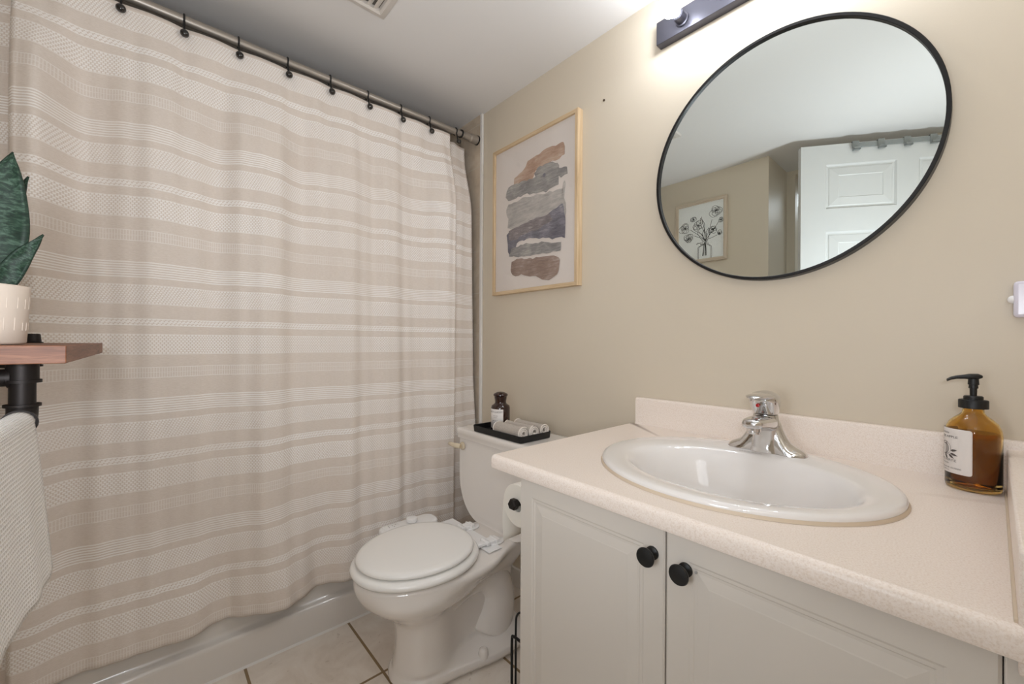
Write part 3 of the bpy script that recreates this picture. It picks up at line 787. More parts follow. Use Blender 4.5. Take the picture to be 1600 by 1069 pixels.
b = BM(); add_lathe(b, [(0.029, -0.131), (0.027, -0.127), (0.020, -0.1265), (0.018, -0.131), (0.002, -0.132)], (BX, BY + 0.01, CT), 'z', 32); obj('drain', b, 'chrome', sink)
b = BM()
text_into(b, 'GERBER', 0.012, lambda x, y: (-0.365 + x * 1.25, 1.1105 + y * 0.75, CT + 0.0139 + y * 0.05))
obj('rim_stamp', b, 'grey_mark', sink, smooth=False, recalc=False)
b = BM(); add_loft(b, [ell(SA + 0.004, SB + 0.004, CT + 0.0003), ell(SA + 0.0015, SB + 0.0015, CT + 0.006), ell(SA - 0.004, SB - 0.004, CT + 0.0045)], False, False); obj('caulk_ring', b, 'caulk', sink)

# ------------------------------------------------------------ faucet
FXc, FYc, FZ = -0.345, 1.160, CT + 0.0142
fa = thing('faucet', (FXc, FYc, FZ), 'chrome single-lever faucet on the back rim of the sink', 'faucet')
b = BM()
def wing(sgn):
    rings = []
    for d, h, hw in ((0.024, 0.092, 0.024), (0.031, 0.075, 0.025), (0.038, 0.056, 0.026), (0.046, 0.040, 0.0265), (0.054, 0.0265, 0.026), (0.066, 0.019, 0.024), (0.077, 0.0135, 0.020), (0.084, 0.009, 0.014), (0.0875, 0.004, 0.006)):
        rings.append([(FXc + sgn * d, FYc - hw * math.cos(PI * k / 14), FZ + (h * math.sin(PI * k / 14)) ** 1.0) for k in range(15)])
    add_loft(b, rings, True, True)
wing(-1)
obj('base_wing', b, 'chrome', fa, angle=60)
b = BM(); wing(1)
obj('base_wing', b, 'chrome', fa, angle=60)
b = BM()
rings = []
for z, a, bb, dy in ((0.0, 0.046, 0.031, 0.0), (0.012, 0.043, 0.030, 0.0), (0.035, 0.038, 0.028, 0.0), (0.060, 0.0345, 0.027, -0.002), (0.078, 0.030, 0.026, -0.004), (0.0915, 0.0265, 0.0250, -0.003)):
    rings.append([(FXc + a * math.cos(2 * PI * k / 32), FYc + dy + bb * math.sin(2 * PI * k / 32), FZ + z) for k in range(32)])
add_loft(b, rings)
obj('column', b, 'chrome', fa, angle=60)
b = BM(); rings = []
for y, z, a, h in ((FYc + 0.005, 0.068, 0.028, 0.024), (FYc - 0.020, 0.071, 0.030, 0.020), (FYc - 0.045, 0.075, 0.028, 0.0165), (FYc - 0.070, 0.078, 0.0255, 0.014), (FYc - 0.092, 0.079, 0.023, 0.0125), (FYc - 0.104, 0.0785, 0.0195, 0.0105), (FYc - 0.109, 0.078, 0.010, 0.006)):
    rings.append([(FXc + a * math.copysign(abs(math.cos(t)) ** 0.75, math.cos(t)), y, FZ + z + h * math.copysign(abs(math.sin(t)) ** 0.75, math.sin(t))) for t in [2 * PI * k / 28 for k in range(28)]])
add_loft(b, rings); obj('spout', b, 'chrome', fa, angle=60)
b = BM(); add_lathe(b, [(0.0155, 0.012), (0.0155, -0.005), (0.0135, -0.0065), (0.0135, -0.011), (0.0105, -0.0115)], (FXc, FYc - 0.088, FZ + 0.066), 'z', 28); obj('aerator', b, 'chrome', fa)
b = BM(); rings = []
for z, a, bb, dy in ((0.0925, 0.0245, 0.024, -0.002), (0.095, 0.0265, 0.026, -0.003), (0.108, 0.0300, 0.029, -0.006), (0.124, 0.0330, 0.032, -0.010), (0.136, 0.0320, 0.032, -0.012), (0.144, 0.0260, 0.027, -0.011), (0.149, 0.0150, 0.017, -0.009), (0.151, 0.004, 0.006, -0.008)):
    rings.append([(FXc + a * math.copysign(abs(math.cos(t)) ** 0.8, math.cos(t)), FYc + dy + bb * math.copysign(abs(math.sin(t)) ** 0.8, math.sin(t)), FZ + z) for t in [2 * PI * k / 32 for k in range(32)]])
add_loft(b, rings)
hd = obj('handle', b, 'chrome', fa, angle=60)
b = BM(); rings = []
for y, z, a, h in ((FYc - 0.000, 0.134, 0.026, 0.013), (FYc - 0.022, 0.1365, 0.029, 0.011), (FYc - 0.045, 0.139, 0.027, 0.008), (FYc - 0.066, 0.141, 0.023, 0.006), (FYc - 0.084, 0.141, 0.019, 0.005), (FYc - 0.094, 0.1395, 0.013, 0.0035), (FYc - 0.098, 0.1385, 0.005, 0.0015)):
    rings.append([(FXc + a * math.cos(t), y, FZ + z + h * math.sin(t)) for t in [2 * PI * k / 24 for k in range(24)]])
add_loft(b, rings); obj('lever', b, 'chrome', hd, angle=60)
b = BM(); add_lathe(b, [(0.0042, 0.0), (0.0042, 0.0012), (0.002, 0.002)], (FXc - 0.006, FYc - 0.0412, FZ + 0.116), '-y', 18); obj('heat_dot', b, 'red_dot', hd)

# ------------------------------------------------------------ soap bottle
BXc, BYc, BZ, BR = 0.000, 1.210, CT + 0.0003, 0.0385
sb = thing('soap_bottle', (BXc, BYc, BZ), 'amber glass pump bottle with white apple label on the countertop', 'soap bottle')
b = BM()
add_lathe(b, [(0.004, 0.002), (BR - 0.010, 0.0015), (BR - 0.004, 0.0), (BR - 0.001, 0.003), (BR, 0.009), (BR, 0.108), (BR - 0.0015, 0.119), (BR - 0.006, 0.130), (BR - 0.014, 0.139), (0.0185, 0.1445), (0.0150, 0.149), (0.0145, 0.156), (0.0145, 0.162),
              (0.012, 0.162), (0.0125, 0.149), (0.0165, 0.143), (BR - 0.0165, 0.136), (BR - 0.008, 0.128), (BR - 0.0035, 0.117), (BR - 0.0022, 0.106), (BR - 0.0022, 0.010), (BR - 0.006, 0.0065), (0.004, 0.006)], (BXc, BYc, BZ), 'z', 64)
obj('glass_body', b, 'amber', sb, angle=60)
b = BM(); R2 = BR - 0.0027
add_lathe(b, [(0.003, 0.0066), (R2 - 0.005, 0.0072), (R2, 0.011), (R2, 0.104), (R2 - 0.001, 0.1115), (0.003, 0.1115)], (BXc, BYc, BZ), 'z', 56); obj('liquid', b, 'amber_liquid', sb, angle=60)
b = BM(); add_lathe(b, [(0.0205, 0.1575), (0.0205, 0.1725), (0.0195, 0.174), (0.0135, 0.174), (0.0135, 0.180), (0.012, 0.1815), (0.0055, 0.1815)], (BXc, BYc, BZ), 'z', 40); cp = obj('cap_collar', b, 'black_satin', sb, bevel=0.0005)
b = BM(); add_lathe(b, [(0.0048, 0.1815), (0.0052, 0.196), (0.0068, 0.1965), (0.0062, 0.203), (0.0078, 0.2035), (0.0072, 0.215)], (BXc, BYc, BZ), 'z', 28); obj('pump_stem', b, 'black_satin', sb)
b = BM(); hdv = Vector((-0.86, -0.30, 0)).normalized(); sd = Vector((-hdv.y, hdv.x, 0)); rings = []
for d, z, w, h in ((-0.011, 0.2195, 0.0055, 0.003), (-0.006, 0.2195, 0.009, 0.0055), (0.006, 0.2190, 0.009, 0.0055), (0.013, 0.2185, 0.006, 0.0042), (0.024, 0.2170, 0.0048, 0.0034), (0.032, 0.2145, 0.0042, 0.0032), (0.037, 0.2110, 0.0036, 0.003)):
    c = Vector((BXc, BYc, BZ + z)) + hdv * d
    rings.append([c + sd * (w * math.cos(t)) + Vector((0, 0, h * math.sin(t))) for t in [2 * PI * k / 18 for k in range(18)]])
add_loft(b, rings); obj('pump_head', b, 'black_satin', sb)
b = BM(); rings = []
for z in np.linspace(0.004, 0.1115, 14): rings.append([(BXc + 0.003 * math.cos(t) + 0.002, BYc + 0.003 * math.sin(t), BZ + 0.006 + z) for t in [2 * PI * k / 12 for k in range(12)]])
# label: bent round the glass; its middle faces the camera's left
LA, LW, LZ0, LZ1 = math.radians(-164), 0.098, 0.030, 0.117
def lab(x, y, rr=BR + 0.0006): a = LA + x / BR; return (BXc + rr * math.cos(a), BYc + rr * math.sin(a), BZ + y)
b = BM(); n = 40; cr = 0.004
pts_top = []
rows_ = [(LZ0, cr), (LZ0 + cr * 0.3, cr * 0.3), (LZ0 + cr, 0.0)] + [(z, 0.0) for z in (0.06, 0.09)] + [(LZ1 - cr, 0.0), (LZ1 - cr * 0.3, cr * 0.3), (LZ1, cr)]
gridl = [[b.verts.new(lab((-LW / 2 + ins) + (LW - 2 * ins) * k / n, z)) for k in range(n + 1)] for z, ins in rows_]
for r in range(len(gridl) - 1):
    for k in range(n): b.faces.new((gridl[r][k], gridl[r][k + 1], gridl[r + 1][k + 1], gridl[r + 1][k]))
lbm = obj('label', b, 'label_paper', sb, angle=60, recalc=False, solid=0.0003); lbm['label'] = 'white paper label printed with an apple'
b = BM()
def lt(body, size, y, x=0.0, sxx=1.0): text_into(b, body, size, lambda px, py: lab(x + px * sxx, y + py, BR + 0.0011))
lt('Home & Body', 0.0048, 0.1065); lt('RIVERSIDE APPLE', 0.0062, 0.0985, 0, 1.28); lt('POMME VERTE', 0.0062, 0.0525, 0, 1.35)
lt('Made in Canada', 0.0042, 0.0470); lt('HAND SOAP  SAVON POUR LES MAINS', 0.0040, 0.0385, 0, 1.0); lt('500 mL  16.9 fl oz', 0.0038, 0.0340)
def blob(poly):
    f = b.faces.new([b.verts.new(lab(x, y, BR + 0.0011)) for x, y in poly])
def ring_ink(cx, cy, rx, ry, w, a0=0, a1=2 * PI, n=28):
    prev = None
    for t in np.linspace(a0, a1, n):
        cur_ = [b.verts.new(lab(cx + (rx + o) * math.cos(t), cy + (ry + o) * math.sin(t), BR + 0.0011)) for o in (0, w)]
        if prev: b.faces.new((prev[0], prev[1], cur_[1], cur_[0]))
        prev = cur_
AXl, AYl = 0.004, 0.077
ring_ink(AXl, AYl, 0.0135, 0.0125, 0.0006); 
for k in range(9):
    t = -1.2 + k * 0.3
    ring_ink(AXl - 0.002, AYl - 0.001, 0.003 + 0.0011 * k, 0.0112, 0.0004, -1.3, 1.25, 12)
ring_ink(AXl - 0.001, AYl + 0.0105, 0.0050, 0.0018, 0.0010)
for (cx, cy, L, ang) in ((0.016, 0.068, 0.014, -0.25), (0.013, 0.066, 0.013, -0.65), (0.017, 0.073, 0.012, 0.25), (0.004, 0.0655, 0.012, -1.0), (-0.006, 0.0655, 0.012, -2.0), (-0.012, 0.067, 0.012, -2.6), (-0.013, 0.084, 0.010, 2.4), (-0.010, 0.089, 0.009, 1.9), (-0.015, 0.078, 0.009, 3.1)):
    ca, sa = math.cos(ang), math.sin(ang)
    blob([(cx + ca * u - sa * v, cy + sa * u + ca * v) for u, v in ((0, 0), (L * 0.3, -0.0022), (L * 0.65, -0.0018), (L, 0), (L * 0.65, 0.0018), (L * 0.3, 0.0022))])
for k in range(8):
    ring_ink(-0.012 + 0.0038 * (k % 3), 0.070 + 0.0042 * (k // 3), 0.0013, 0.0013, 0.0006, n=10)
obj('lettering', b, 'label_ink', lbm, smooth=False, recalc=False)

# ------------------------------------------------------------ toilet
TX = -1.262
to = thing('toilet', (TX, 0.85, 0), 'white two-piece toilet with closed lid between curtain and vanity', 'toilet')
def yring(y0, y1, prof, z, n=26, fpow=0.5):
    """closed ring, symmetric about x = TX; prof: (s, half width) along y"""
    ss = [0.5 - 0.5 * math.cos(PI * k / n) for k in range(n + 1)]
    S_ = [p[0] for p in prof]; W_ = [p[1] for p in prof]
    hw = np.interp(ss, S_, W_)
    ker = np.array([0.25, 0.5, 0.25])
    for _ in range(2): hw[1:-1] = np.convolve(hw, ker, 'valid')
    right = [(TX + hw[k], y0 + (y1 - y0) * ss[k], z) for k in range(n + 1)]
    left = [(TX - hw[k], y0 + (y1 - y0) * ss[k], z) for k in range(n, -1, -1)]
    return right + left
def egg(w, wb):
    out = []
    for k in range(21):
        s = k / 20 * 0.62
        t = min(1, s / 0.40)
        out.append((s, max(0.002, w * math.sqrt(max(0, 1 - (1 - t) ** 2))) if s <= 0.40 else w))
    out[-1] = (0.62, w * 0.98)
    return out + [(0.76, wb), (0.90, wb * 1.0), (0.985, wb * 1.12), (1.0, wb * 1.0)]
foot = [(0, 0.004), (0.02, 0.055), (0.07, 0.090), (0.2, 0.112), (0.42, 0.130), (0.62, 0.158), (0.8, 0.162), (0.92, 0.145), (0.97, 0.11), (1, 0.06)]
footi = [(s, max(0.003, w - 0.022)) for s, w in foot]
col = [(0, 0.003), (0.03, 0.055), (0.09, 0.085), (0.20, 0.100), (0.30, 0.098), (0.37, 0.060), (0.55, 0.045), (0.85, 0.045), (0.97, 0.04), (1, 0.03)]
R_ = []
R_.append(yring(0.600, 1.130, foot, 0.0)); R_.append(yring(0.600, 1.130, foot, 0.030)); R_.append(yring(0.606, 1.125, [(s, w - 0.004) for s, w in foot], 0.040))
R_.append(yring(0.607, 1.124, [(s, max(0.003, w - 0.006)) for s, w in foot], 0.043))
R_.append(yring(0.612, 1.118, [(s, max(0.003, w - 0.016)) for s, w in foot], 0.047))
R_.append(yring(0.616, 1.108, [(s, max(0.003, w * 1.08 + 0.004)) for s, w in col], 0.066))
R_.append(yring(0.619, 1.103, [(s, max(0.003, w * 1.0)) for s, w in col], 0.078))
R_.append(yring(0.624, 1.100, col, 0.130)); R_.append(yring(0.622, 1.095, col, 0.190)); R_.append(yring(0.610, 1.095, [(s, w * 1.05) for s, w in col], 0.225))
R_.append(yring(0.580, 1.095, [(s, w * 1.25) for s, w in col], 0.252))
R_.append(yring(0.545, 1.10, [(0, 0.003), (0.03, 0.065), (0.09, 0.105), (0.22, 0.140), (0.42, 0.135), (0.65, 0.085), (0.85, 0.075), (0.97, 0.07), (1, 0.05)], 0.275))
R_.append(yring(0.515, 1.11, [(0, 0.003), (0.03, 0.075), (0.09, 0.125), (0.22, 0.165), (0.42, 0.165), (0.65, 0.110), (0.85, 0.095), (0.97, 0.085), (1, 0.06)], 0.300))
R_.append(yring(0.492, 1.13, [(0, 0.003), (0.03, 0.085), (0.09, 0.138), (0.22, 0.180), (0.42, 0.182), (0.63, 0.135), (0.82, 0.110), (0.96, 0.110), (1, 0.08)], 0.335))
R_.append(yring(0.482, 1.16, egg(0.188, 0.118), 0.362)); R_.append(yring(0.480, 1.165, egg(0.190, 0.122), 0.378)); R_.append(yring(0.486, 1.16, egg(0.184, 0.118), 0.388)); R_.append(yring(0.50, 1.15, egg(0.170, 0.105), 0.391))
b = BM(); add_loft(b, R_)
for sg in (1,):
    add_tube(b, smooth_path([(TX, 0.70, 0.20), (TX, 0.78, 0.235), (TX, 0.87, 0.265), (TX, 0.955, 0.262), (TX, 1.015, 0.20), (TX, 1.02, 0.12), (TX, 0.985, 0.035)], 6), [0.076] * 22 + [0.076 + 0.0020 * k for k in range(1, 16)], 24)
obj('bowl', b, 'porcelain', to, subsurf=1, angle=180)
for sg in (-1, 1):
    b = BM(); add_lathe(b, [(0.019, 0.0), (0.018, 0.012), (0.0145, 0.026), (0.008, 0.031), (0.001, 0.032)], (TX + sg * 0.126, 0.885, 0.038), 'z', 24); obj('bolt_cap', b, 'bone_plastic' if False else 'porcelain', to)
def lid_ring(y0, y1, w, z, n=26):
    out = []
    for k in range(72):
        t = 2 * PI * k / 72
        cy = y0 + (y1 - y0) * 0.54
        c, s = math.cos(t), math.sin(t)
        if s < 0: y = cy + (cy - y0) * s; x = w * math.copysign(abs(c) ** 0.97, c)
        else: y = cy + (y1 - cy) * s; x = w * math.copysign(abs(c) ** 0.90, c)
        out.append((TX + x, y, z))
    return out
b = BM()
o = lambda i, z: lid_ring(0.476 + i, 0.905 - i, 0.192 - i, z)
inn = lambda i, z: lid_ring(0.545 - i, 0.83 + i, 0.118 + i, z)
add_loft(b, [o(0.006, 0.397), o(0.0, 0.405), o(0.0, 0.412), o(0.006, 0.419), o(0.016, 0.4225), inn(0.008, 0.421), inn(0.0, 0.412), inn(0.004, 0.397)], loop=True)
obj('seat_ring', b, 'seat_plastic', to, angle=60)
b = BM()
o = lambda i, z: lid_ring(0.492 + i, 0.888 - i, 0.178 - i, z)
add_loft(b, [o(0.012, 0.426), o(0.004, 0.4275), o(0.0, 0.4325), o(0.002, 0.4385), o(0.009, 0.4435), o(0.022, 0.4455), o(0.06, 0.447), o(0.12, 0.448)])
obj('lid', b, 'seat_plastic', to, angle=60)
for sg in (-1, 1):
    b = BM(); hx = TX + sg * 0.078
    add_lathe(b, [(0.028, 0.391), (0.028, 0.397), (0.026, 0.399), (0.002, 0.399)], (hx, 0.975, 0), 'z', 28, sx=0.9, sy=1.45)
    add_box(b, hx - 0.018, hx + 0.018, 0.940, 0.985, 0.397, 0.411)
    add_box(b, hx - 0.022, hx + 0.022, 0.962, 0.972, 0.397, 0.413)
    add_tube(b, [(hx - 0.022, 0.928, 0.407), (hx + 0.022, 0.928, 0.407)], 0.0085, 14)
    add_box(b, hx - 0.012, hx + 0.012, 0.885, 0.93, 0.400, 0.412)
    obj('hinge', b, 'white_plastic', to, bevel=0.003)
# tank
b = BM()
def tank_outline(y, w, ztop, zbot, R, n=10):
    P = [(-w, ztop), (w, ztop)]
    out = [(TX - w, y, ztop), (TX + w, y, ztop)]
    for k in range(n + 1):
        a = (PI / 2) * k / n
        out.append((TX + w - R * (1 - math.cos(a)), y, zbot + R * 1.25 * (1 - math.sin(a))))
    for k in range(n, -1, -1):
        a = (PI / 2) * k / n
        out.append((TX - w + R * (1 - math.cos(a)), y, zbot + R * 1.25 * (1 - math.sin(a))))
    return out
WT = 0.243
add_loft(b, [tank_outline(1.036, WT - 0.016, 0.722, 0.396, 0.135), tank_outline(1.030, WT - 0.006, 0.722, 0.388, 0.140), tank_outline(1.036, WT, 0.722, 0.384, 0.142), tank_outline(1.055, WT, 0.722, 0.382, 0.142), tank_outline(1.235, WT - 0.012, 0.722, 0.386, 0.142), tank_outline(1.247, WT - 0.022, 0.722, 0.396, 0.140)])
obj('tank', b, 'porcelain', to, angle=35)
b = BM()
def rrect(x0, x1, y0, y1, r, z, n=6):
    out = []
    for cx, cy, a0 in ((x1 - r, y1 - r, 0), (x0 + r, y1 - r, PI / 2), (x0 + r, y0 + r, PI), (x1 - r, y0 + r, 1.5 * PI)):
        for k in range(n + 1):
            a = a0 + PI / 2 * k / n; out.append((cx + r * math.cos(a), cy + r * math.sin(a), z))
    return out
LX0, LX1, LY0, LY1 = TX - 0.262, TX + 0.262, 1.016, 1.258
rl = lambda i, z: rrect(LX0 + i, LX1 - i, LY0 + i, LY1 - i, 0.03 - min(i, 0.02), z)
add_loft(b, [rl(0.012, 0.718), rl(0.004, 0.7225), rl(0.003, 0.738), rl(0.0, 0.742), rl(0.0, 0.756), rl(0.003, 0.7615), rl(0.010, 0.764), rl(0.03, 0.7645)])
obj('tank_lid', b, 'porcelain', to, angle=50)
b = BM()
add_lathe(b, [(0.017, 0.0), (0.017, 0.005), (0.012, 0.010)], (TX - WT + 0.028, 1.031, 0.686), '-y', 24)
hp = smooth_path([(TX - WT + 0.028, 1.018, 0.686), (TX - WT + 0.010, 1.006, 0.688), (TX - WT - 0.020, 1.004, 0.689), (TX - WT - 0.048, 1.010, 0.687)], 5)
add_tube(b, hp, [0.011] * 6 + [0.0095] * 5 + [0.008] * 4 + [0.004], 16)
obj('flush_lever', b, 'bone_plastic', to)

# bidet attachment
bd = thing('bidet_attachment', (-1.49, 0.78, 0.40), 'white bidet attachment with knob beside the toilet seat', 'bidet')
b = BM()
out = [rrect(-1.527, -1.452, 0.675, 0.905, 0.030, z) for z in (0.385, 0.394)]
oo = lambda i, z: rrect(-1.543 + i, -1.450 - i, 0.668 + i, 0.905 - i, 0.036 - i, z)
add_loft(b, [oo(0.004, 0.374), oo(0.0, 0.380), oo(0.0, 0.406), oo(0.003, 0.4115), oo(0.009, 0.413)])
obj('control_panel', b, 'white_plastic', bd, angle=50)
b = BM(); add_box(b, -1.455, TX + 0.13, 0.905, 0.965, 0.3925, 0.3965); obj('mounting_plate', b, 'white_plastic', bd, bevel=0.001)
b = BM(); oo = lambda i, z: rrect(-1.530 + i, -1.488 - i, 0.686 + i, 0.750 - i, 0.010, z)
add_loft(b, [oo(0, 0.4125), oo(0, 0.4145), oo(0.002, 0.4155)]); bt = obj('button_pad', b, 'white_plastic', bd, angle=50)
b = BM()
for dx, dy in ((-0.008, -0.012), (0.004, -0.014), (-0.004, 0.002), (0.006, 0.006), (-0.006, 0.016)): add_box(b, -1.509 + dx - 0.004, -1.509 + dx + 0.004, 0.721 + dy - 0.0015, 0.721 + dy + 0.0015, 0.4156, 0.4159)
obj('button_marks', b, 'grey_mark', bt, smooth=False)
b = BM(); add_lathe(b, [(0.017, 0.4115), (0.017, 0.4135)], (-1.500, 0.800, 0), 'z', 28); obj('knob_collar', b, 'nickel', bd)
b = BM(); add_lathe(b, [(0.0115, 0.4135), (0.0115, 0.4145), (0.0205, 0.4155), (0.0225, 0.424), (0.021, 0.430), (0.012, 0.432)], (-1.500, 0.800, 0), 'z', 32); obj('knob', b, 'white_plastic', bd)

# tray, bottle and rolled cloths on the tank
TZ = 0.7645
TX0, TX1, TY0, TY1 = -1.398, -1.098, 1.022, 1.190
tr = thing('black_tray', (-1.238, 1.11, TZ), 'black rectangular tray on the toilet tank lid', 'tray')
b = BM(); oo = lambda i, z: rrect(TX0 + i, TX1 - i, TY0 + i, TY1 - i, 0.014 - min(i, 0.008), z)
add_loft(b, [oo(0.006, TZ + 0.0004), oo(0.003, TZ + 0.002), oo(0.0, TZ + 0.026), oo(0.001, TZ + 0.027), oo(0.0035, TZ + 0.026), oo(0.006, TZ + 0.005)])
obj('tray_body', b, 'black_satin', tr, angle=40)
jb = thing('apothecary_bottle', (-1.332, 1.122, TZ + 0.0055), 'dark amber stoppered bottle with paper label on the black tray', 'bottle')
b = BM(); jz = TZ + 0.0055; jx, jy = -1.332, 1.122
add_lathe(b, [(0.035, 0.0), (0.0395, 0.0025), (0.040, 0.007), (0.040, 0.092), (0.0375, 0.101), (0.028, 0.107), (0.024, 0.111), (0.024, 0.116)], (jx, jy, jz), 'z', 40); obj('glass_body', b, 'dark_amber', jb, angle=50)
b = BM(); add_lathe(b, [(0.0235, 0.116), (0.027, 0.138), (0.028, 0.141), (0.0305, 0.143), (0.0305, 0.147), (0.0275, 0.151), (0.015, 0.157), (0.002, 0.159)], (jx, jy, jz), 'z', 40); obj('stopper', b, 'dark_amber', jb, angle=50)
JA = math.radians(-72)
def jlab(x, y, rr=0.0405): a = JA + x / 0.040; return (jx + rr * math.cos(a), jy + rr * math.sin(a), jz + y)
b = BM(); n = 24
g2 = [[b.verts.new(jlab(-0.034 + 0.068 * k / n, z)) for k in range(n + 1)] for z in (0.010, 0.089)]
for k in range(n): b.faces.new((g2[0][k], g2[0][k + 1], g2[1][k + 1], g2[1][k]))
jl = obj('label', b, 'label_paper', jb, angle=60, recalc=False, solid=0.0002)
b = BM()
jt = lambda body, size, y, s=1.0: text_into(b, body, size, lambda px, py: jlab(px * s, y + py, 0.0409))
jt('BATH & BODY', 0.0095, 0.074); jt('bath salts', 0.0058, 0.060); jt('lavender', 0.005, 0.053); jt('relax soak calm', 0.005, 0.040); jt('soothing', 0.005, 0.032); jt('net 200 g', 0.0045, 0.018)
obj('lettering', b, 'label_ink', jl, smooth=False, recalc=False)

def washcloth(name, x0, x1, y, z, r, label, seed, squash=0.92):
    t = thing(name, ((x0 + x1) / 2, y, z - r), label, 'washcloth', 'rolled washcloths on the tray')
    b = BM(); uvl = b.loops.layers.uv.new('UVMap'); rnd = random.Random(seed)
    turns = 2.6; N = 90; th = r * 0.30
    def sp(f):   # spiral from outer (f=0) to inner
        a = seed * 0.9 + 2 * PI * turns * f
        rr = r - th * turns * f * 0.95
        return a, max(rr, r * 0.16)
    prof_o, prof_i = [], []
    for k in range(N + 1):
        a, rr = sp(k / N)
        prof_o.append((rr * math.cos(a), rr * math.sin(a) * squash)); ri = max(rr - th * 0.72, r * 0.05); prof_i.append((ri * math.cos(a), ri * math.sin(a) * squash))
    loop_ = prof_o + prof_i[::-1]
    xs = np.linspace(x0, x1, 9); rings = []
    arc = np.concatenate([[0], np.cumsum([math.hypot(loop_[i + 1][0] - loop_[i][0], loop_[i + 1][1] - loop_[i][1]) for i in range(len(loop_) - 1)])])
    for i, x in enumerate(xs):
        s = 1.0 + (0.04 if i in (0, 8) else 0.0) + rnd.uniform(-0.02, 0.02); 
        rings.append([(x, y + py * s, z + pz * s) for py, pz in loop_])
    vr = add_loft(b, rings, True, True)
    idx = {}
    for i, ring in enumerate(vr):
        for j, v in enumerate(ring): idx[v] = (arc[j], xs[i])
    for f in b.faces:
        for lp in f.loops: lp[uvl].uv = idx[lp.vert]
    obj('rolled_cloth', b, 'terry', t, angle=60)
    for x in (x0, x1):
        b = BM(); pth = [(x, y + py * 0.99, z + pz * 0.99) for py, pz in prof_o[::2]]
        add_tube(b, pth, 0.0028, 7)
        obj('hem', b, 'terry_hem', t)
RZ0 = TZ + 0.0058
washcloth('rolled_washcloth', -1.268, -1.120, 1.055, RZ0 + 0.0255, 0.0268, 'grey rolled washcloth at the front edge of the black tray', 1)
washcloth('rolled_washcloth', -1.262, -1.114, 1.1065, RZ0 + 0.0260, 0.0270, 'grey rolled washcloth in the middle of the three on the tray', 2)
washcloth('rolled_washcloth', -1.264, -1.110, 1.1575, RZ0 + 0.0270, 0.0275, 'grey rolled washcloth at the back of the tray nearest the wall', 4)

# toilet paper on its pipe holder
ph = thing('paper_roll_holder', (-0.78, 0.86, 0.655), 'black pipe toilet paper holder fixed to the vanity side', 'paper holder')
RXp, RZp = -0.886, 0.668
b = BM(); add_tube(b, smooth_path([(-0.7145, 0.925, RZp), (-0.80, 0.925, RZp), (-0.858, 0.925, RZp), (RXp, 0.912, RZp), (RXp, 0.86, RZp), (RXp, 0.80, RZp)], 5), 0.0095, 14); obj('arm', b, 'pipe_iron', ph)
b = BM(); add_lathe(b, [(0.015, 0.0), (0.0165, 0.004), (0.0165, 0.016), (0.013, 0.021)], (RXp, 0.808, RZp), '-y', 6); obj('end_cap', b, 'pipe_iron', ph, smooth=False)
b = BM(); add_lathe(b, [(0.032, 0.0), (0.032, 0.006), (0.014, 0.009), (0.014, 0.02)], (-0.7135, 0.925, RZp), '-x', 24); obj('wall_flange', b, 'pipe_iron', ph)
pp = thing('toilet_paper_roll', (RXp, 0.86, RZp - 0.05), 'white toilet paper roll on the black holder beside the vanity', 'toilet paper')
b = BM(); add_lathe(b, [(0.018, 0.0), (0.061, 0.0), (0.062, 0.001), (0.062, 0.095), (0.061, 0.096), (0.018, 0.096)], (RXp, 0.812, RZp - 0.0080), 'y', 44, cap0=False, cap1=False)
add_lathe(b, [(0.018, 0.0), (0.018, 0.096)], (RXp, 0.812, RZp - 0.0080), 'y', 28, cap0=False, cap1=False)
obj('roll', b, 'paper', pp, angle=40)
b = BM(); g3 = []
for k in range(8):
    z = RZp - 0.008 - 0.125 * k / 7; x = RXp - 0.0628 - 0.004 * math.sin(k * 0.5)
    g3.append([(x, y, z) for y in (0.813, 0.86, 0.907)])
add_loft(b, g3, False, False, closed=False); obj('hanging_sheet', b, 'paper', pp, recalc=False, solid=0.0006)

# floor stand with spare roll
st = thing('spare_roll_stand', (-0.93, 0.90, 0), 'black wire floor stand for spare toilet paper beside the vanity', 'paper stand')
b = BM()
sxp = -0.985
add_tube(b, smooth_path([(sxp, 0.90, 0.006), (sxp, 0.90, 0.10), (sxp, 0.90, 0.22), (sxp + 0.006, 0.90, 0.255), (sxp + 0.03, 0.90, 0.275), (sxp + 0.07, 0.90, 0.28), (sxp + 0.11, 0.90, 0.275), (sxp + 0.134, 0.90, 0.255), (sxp + 0.14, 0.90, 0.22), (sxp + 0.14, 0.90, 0.10), (sxp + 0.14, 0.90, 0.006)], 5), 0.0035, 10); obj('wire_loop', b, 'black_satin', st)
b = BM(); add_tube(b, smooth_path([(sxp + 0.015, 0.87, 0.006), (sxp + 0.015, 0.87, 0.10), (sxp + 0.015, 0.87, 0.195), (sxp + 0.022, 0.87, 0.208), (sxp + 0.04, 0.87, 0.21), (sxp + 0.10, 0.87, 0.21), (sxp + 0.118, 0.87, 0.208), (sxp + 0.125, 0.87, 0.195), (sxp + 0.125, 0.87, 0.006)], 5), 0.0045, 10); obj('front_rail', b, 'black_satin', st)
b = BM(); add_lathe(b, [(0.066, 0.0004), (0.068, 0.003), (0.066, 0.006)], (sxp + 0.07, 0.925, 0), 'z', 36); obj('base_plate', b, 'black_satin', st)
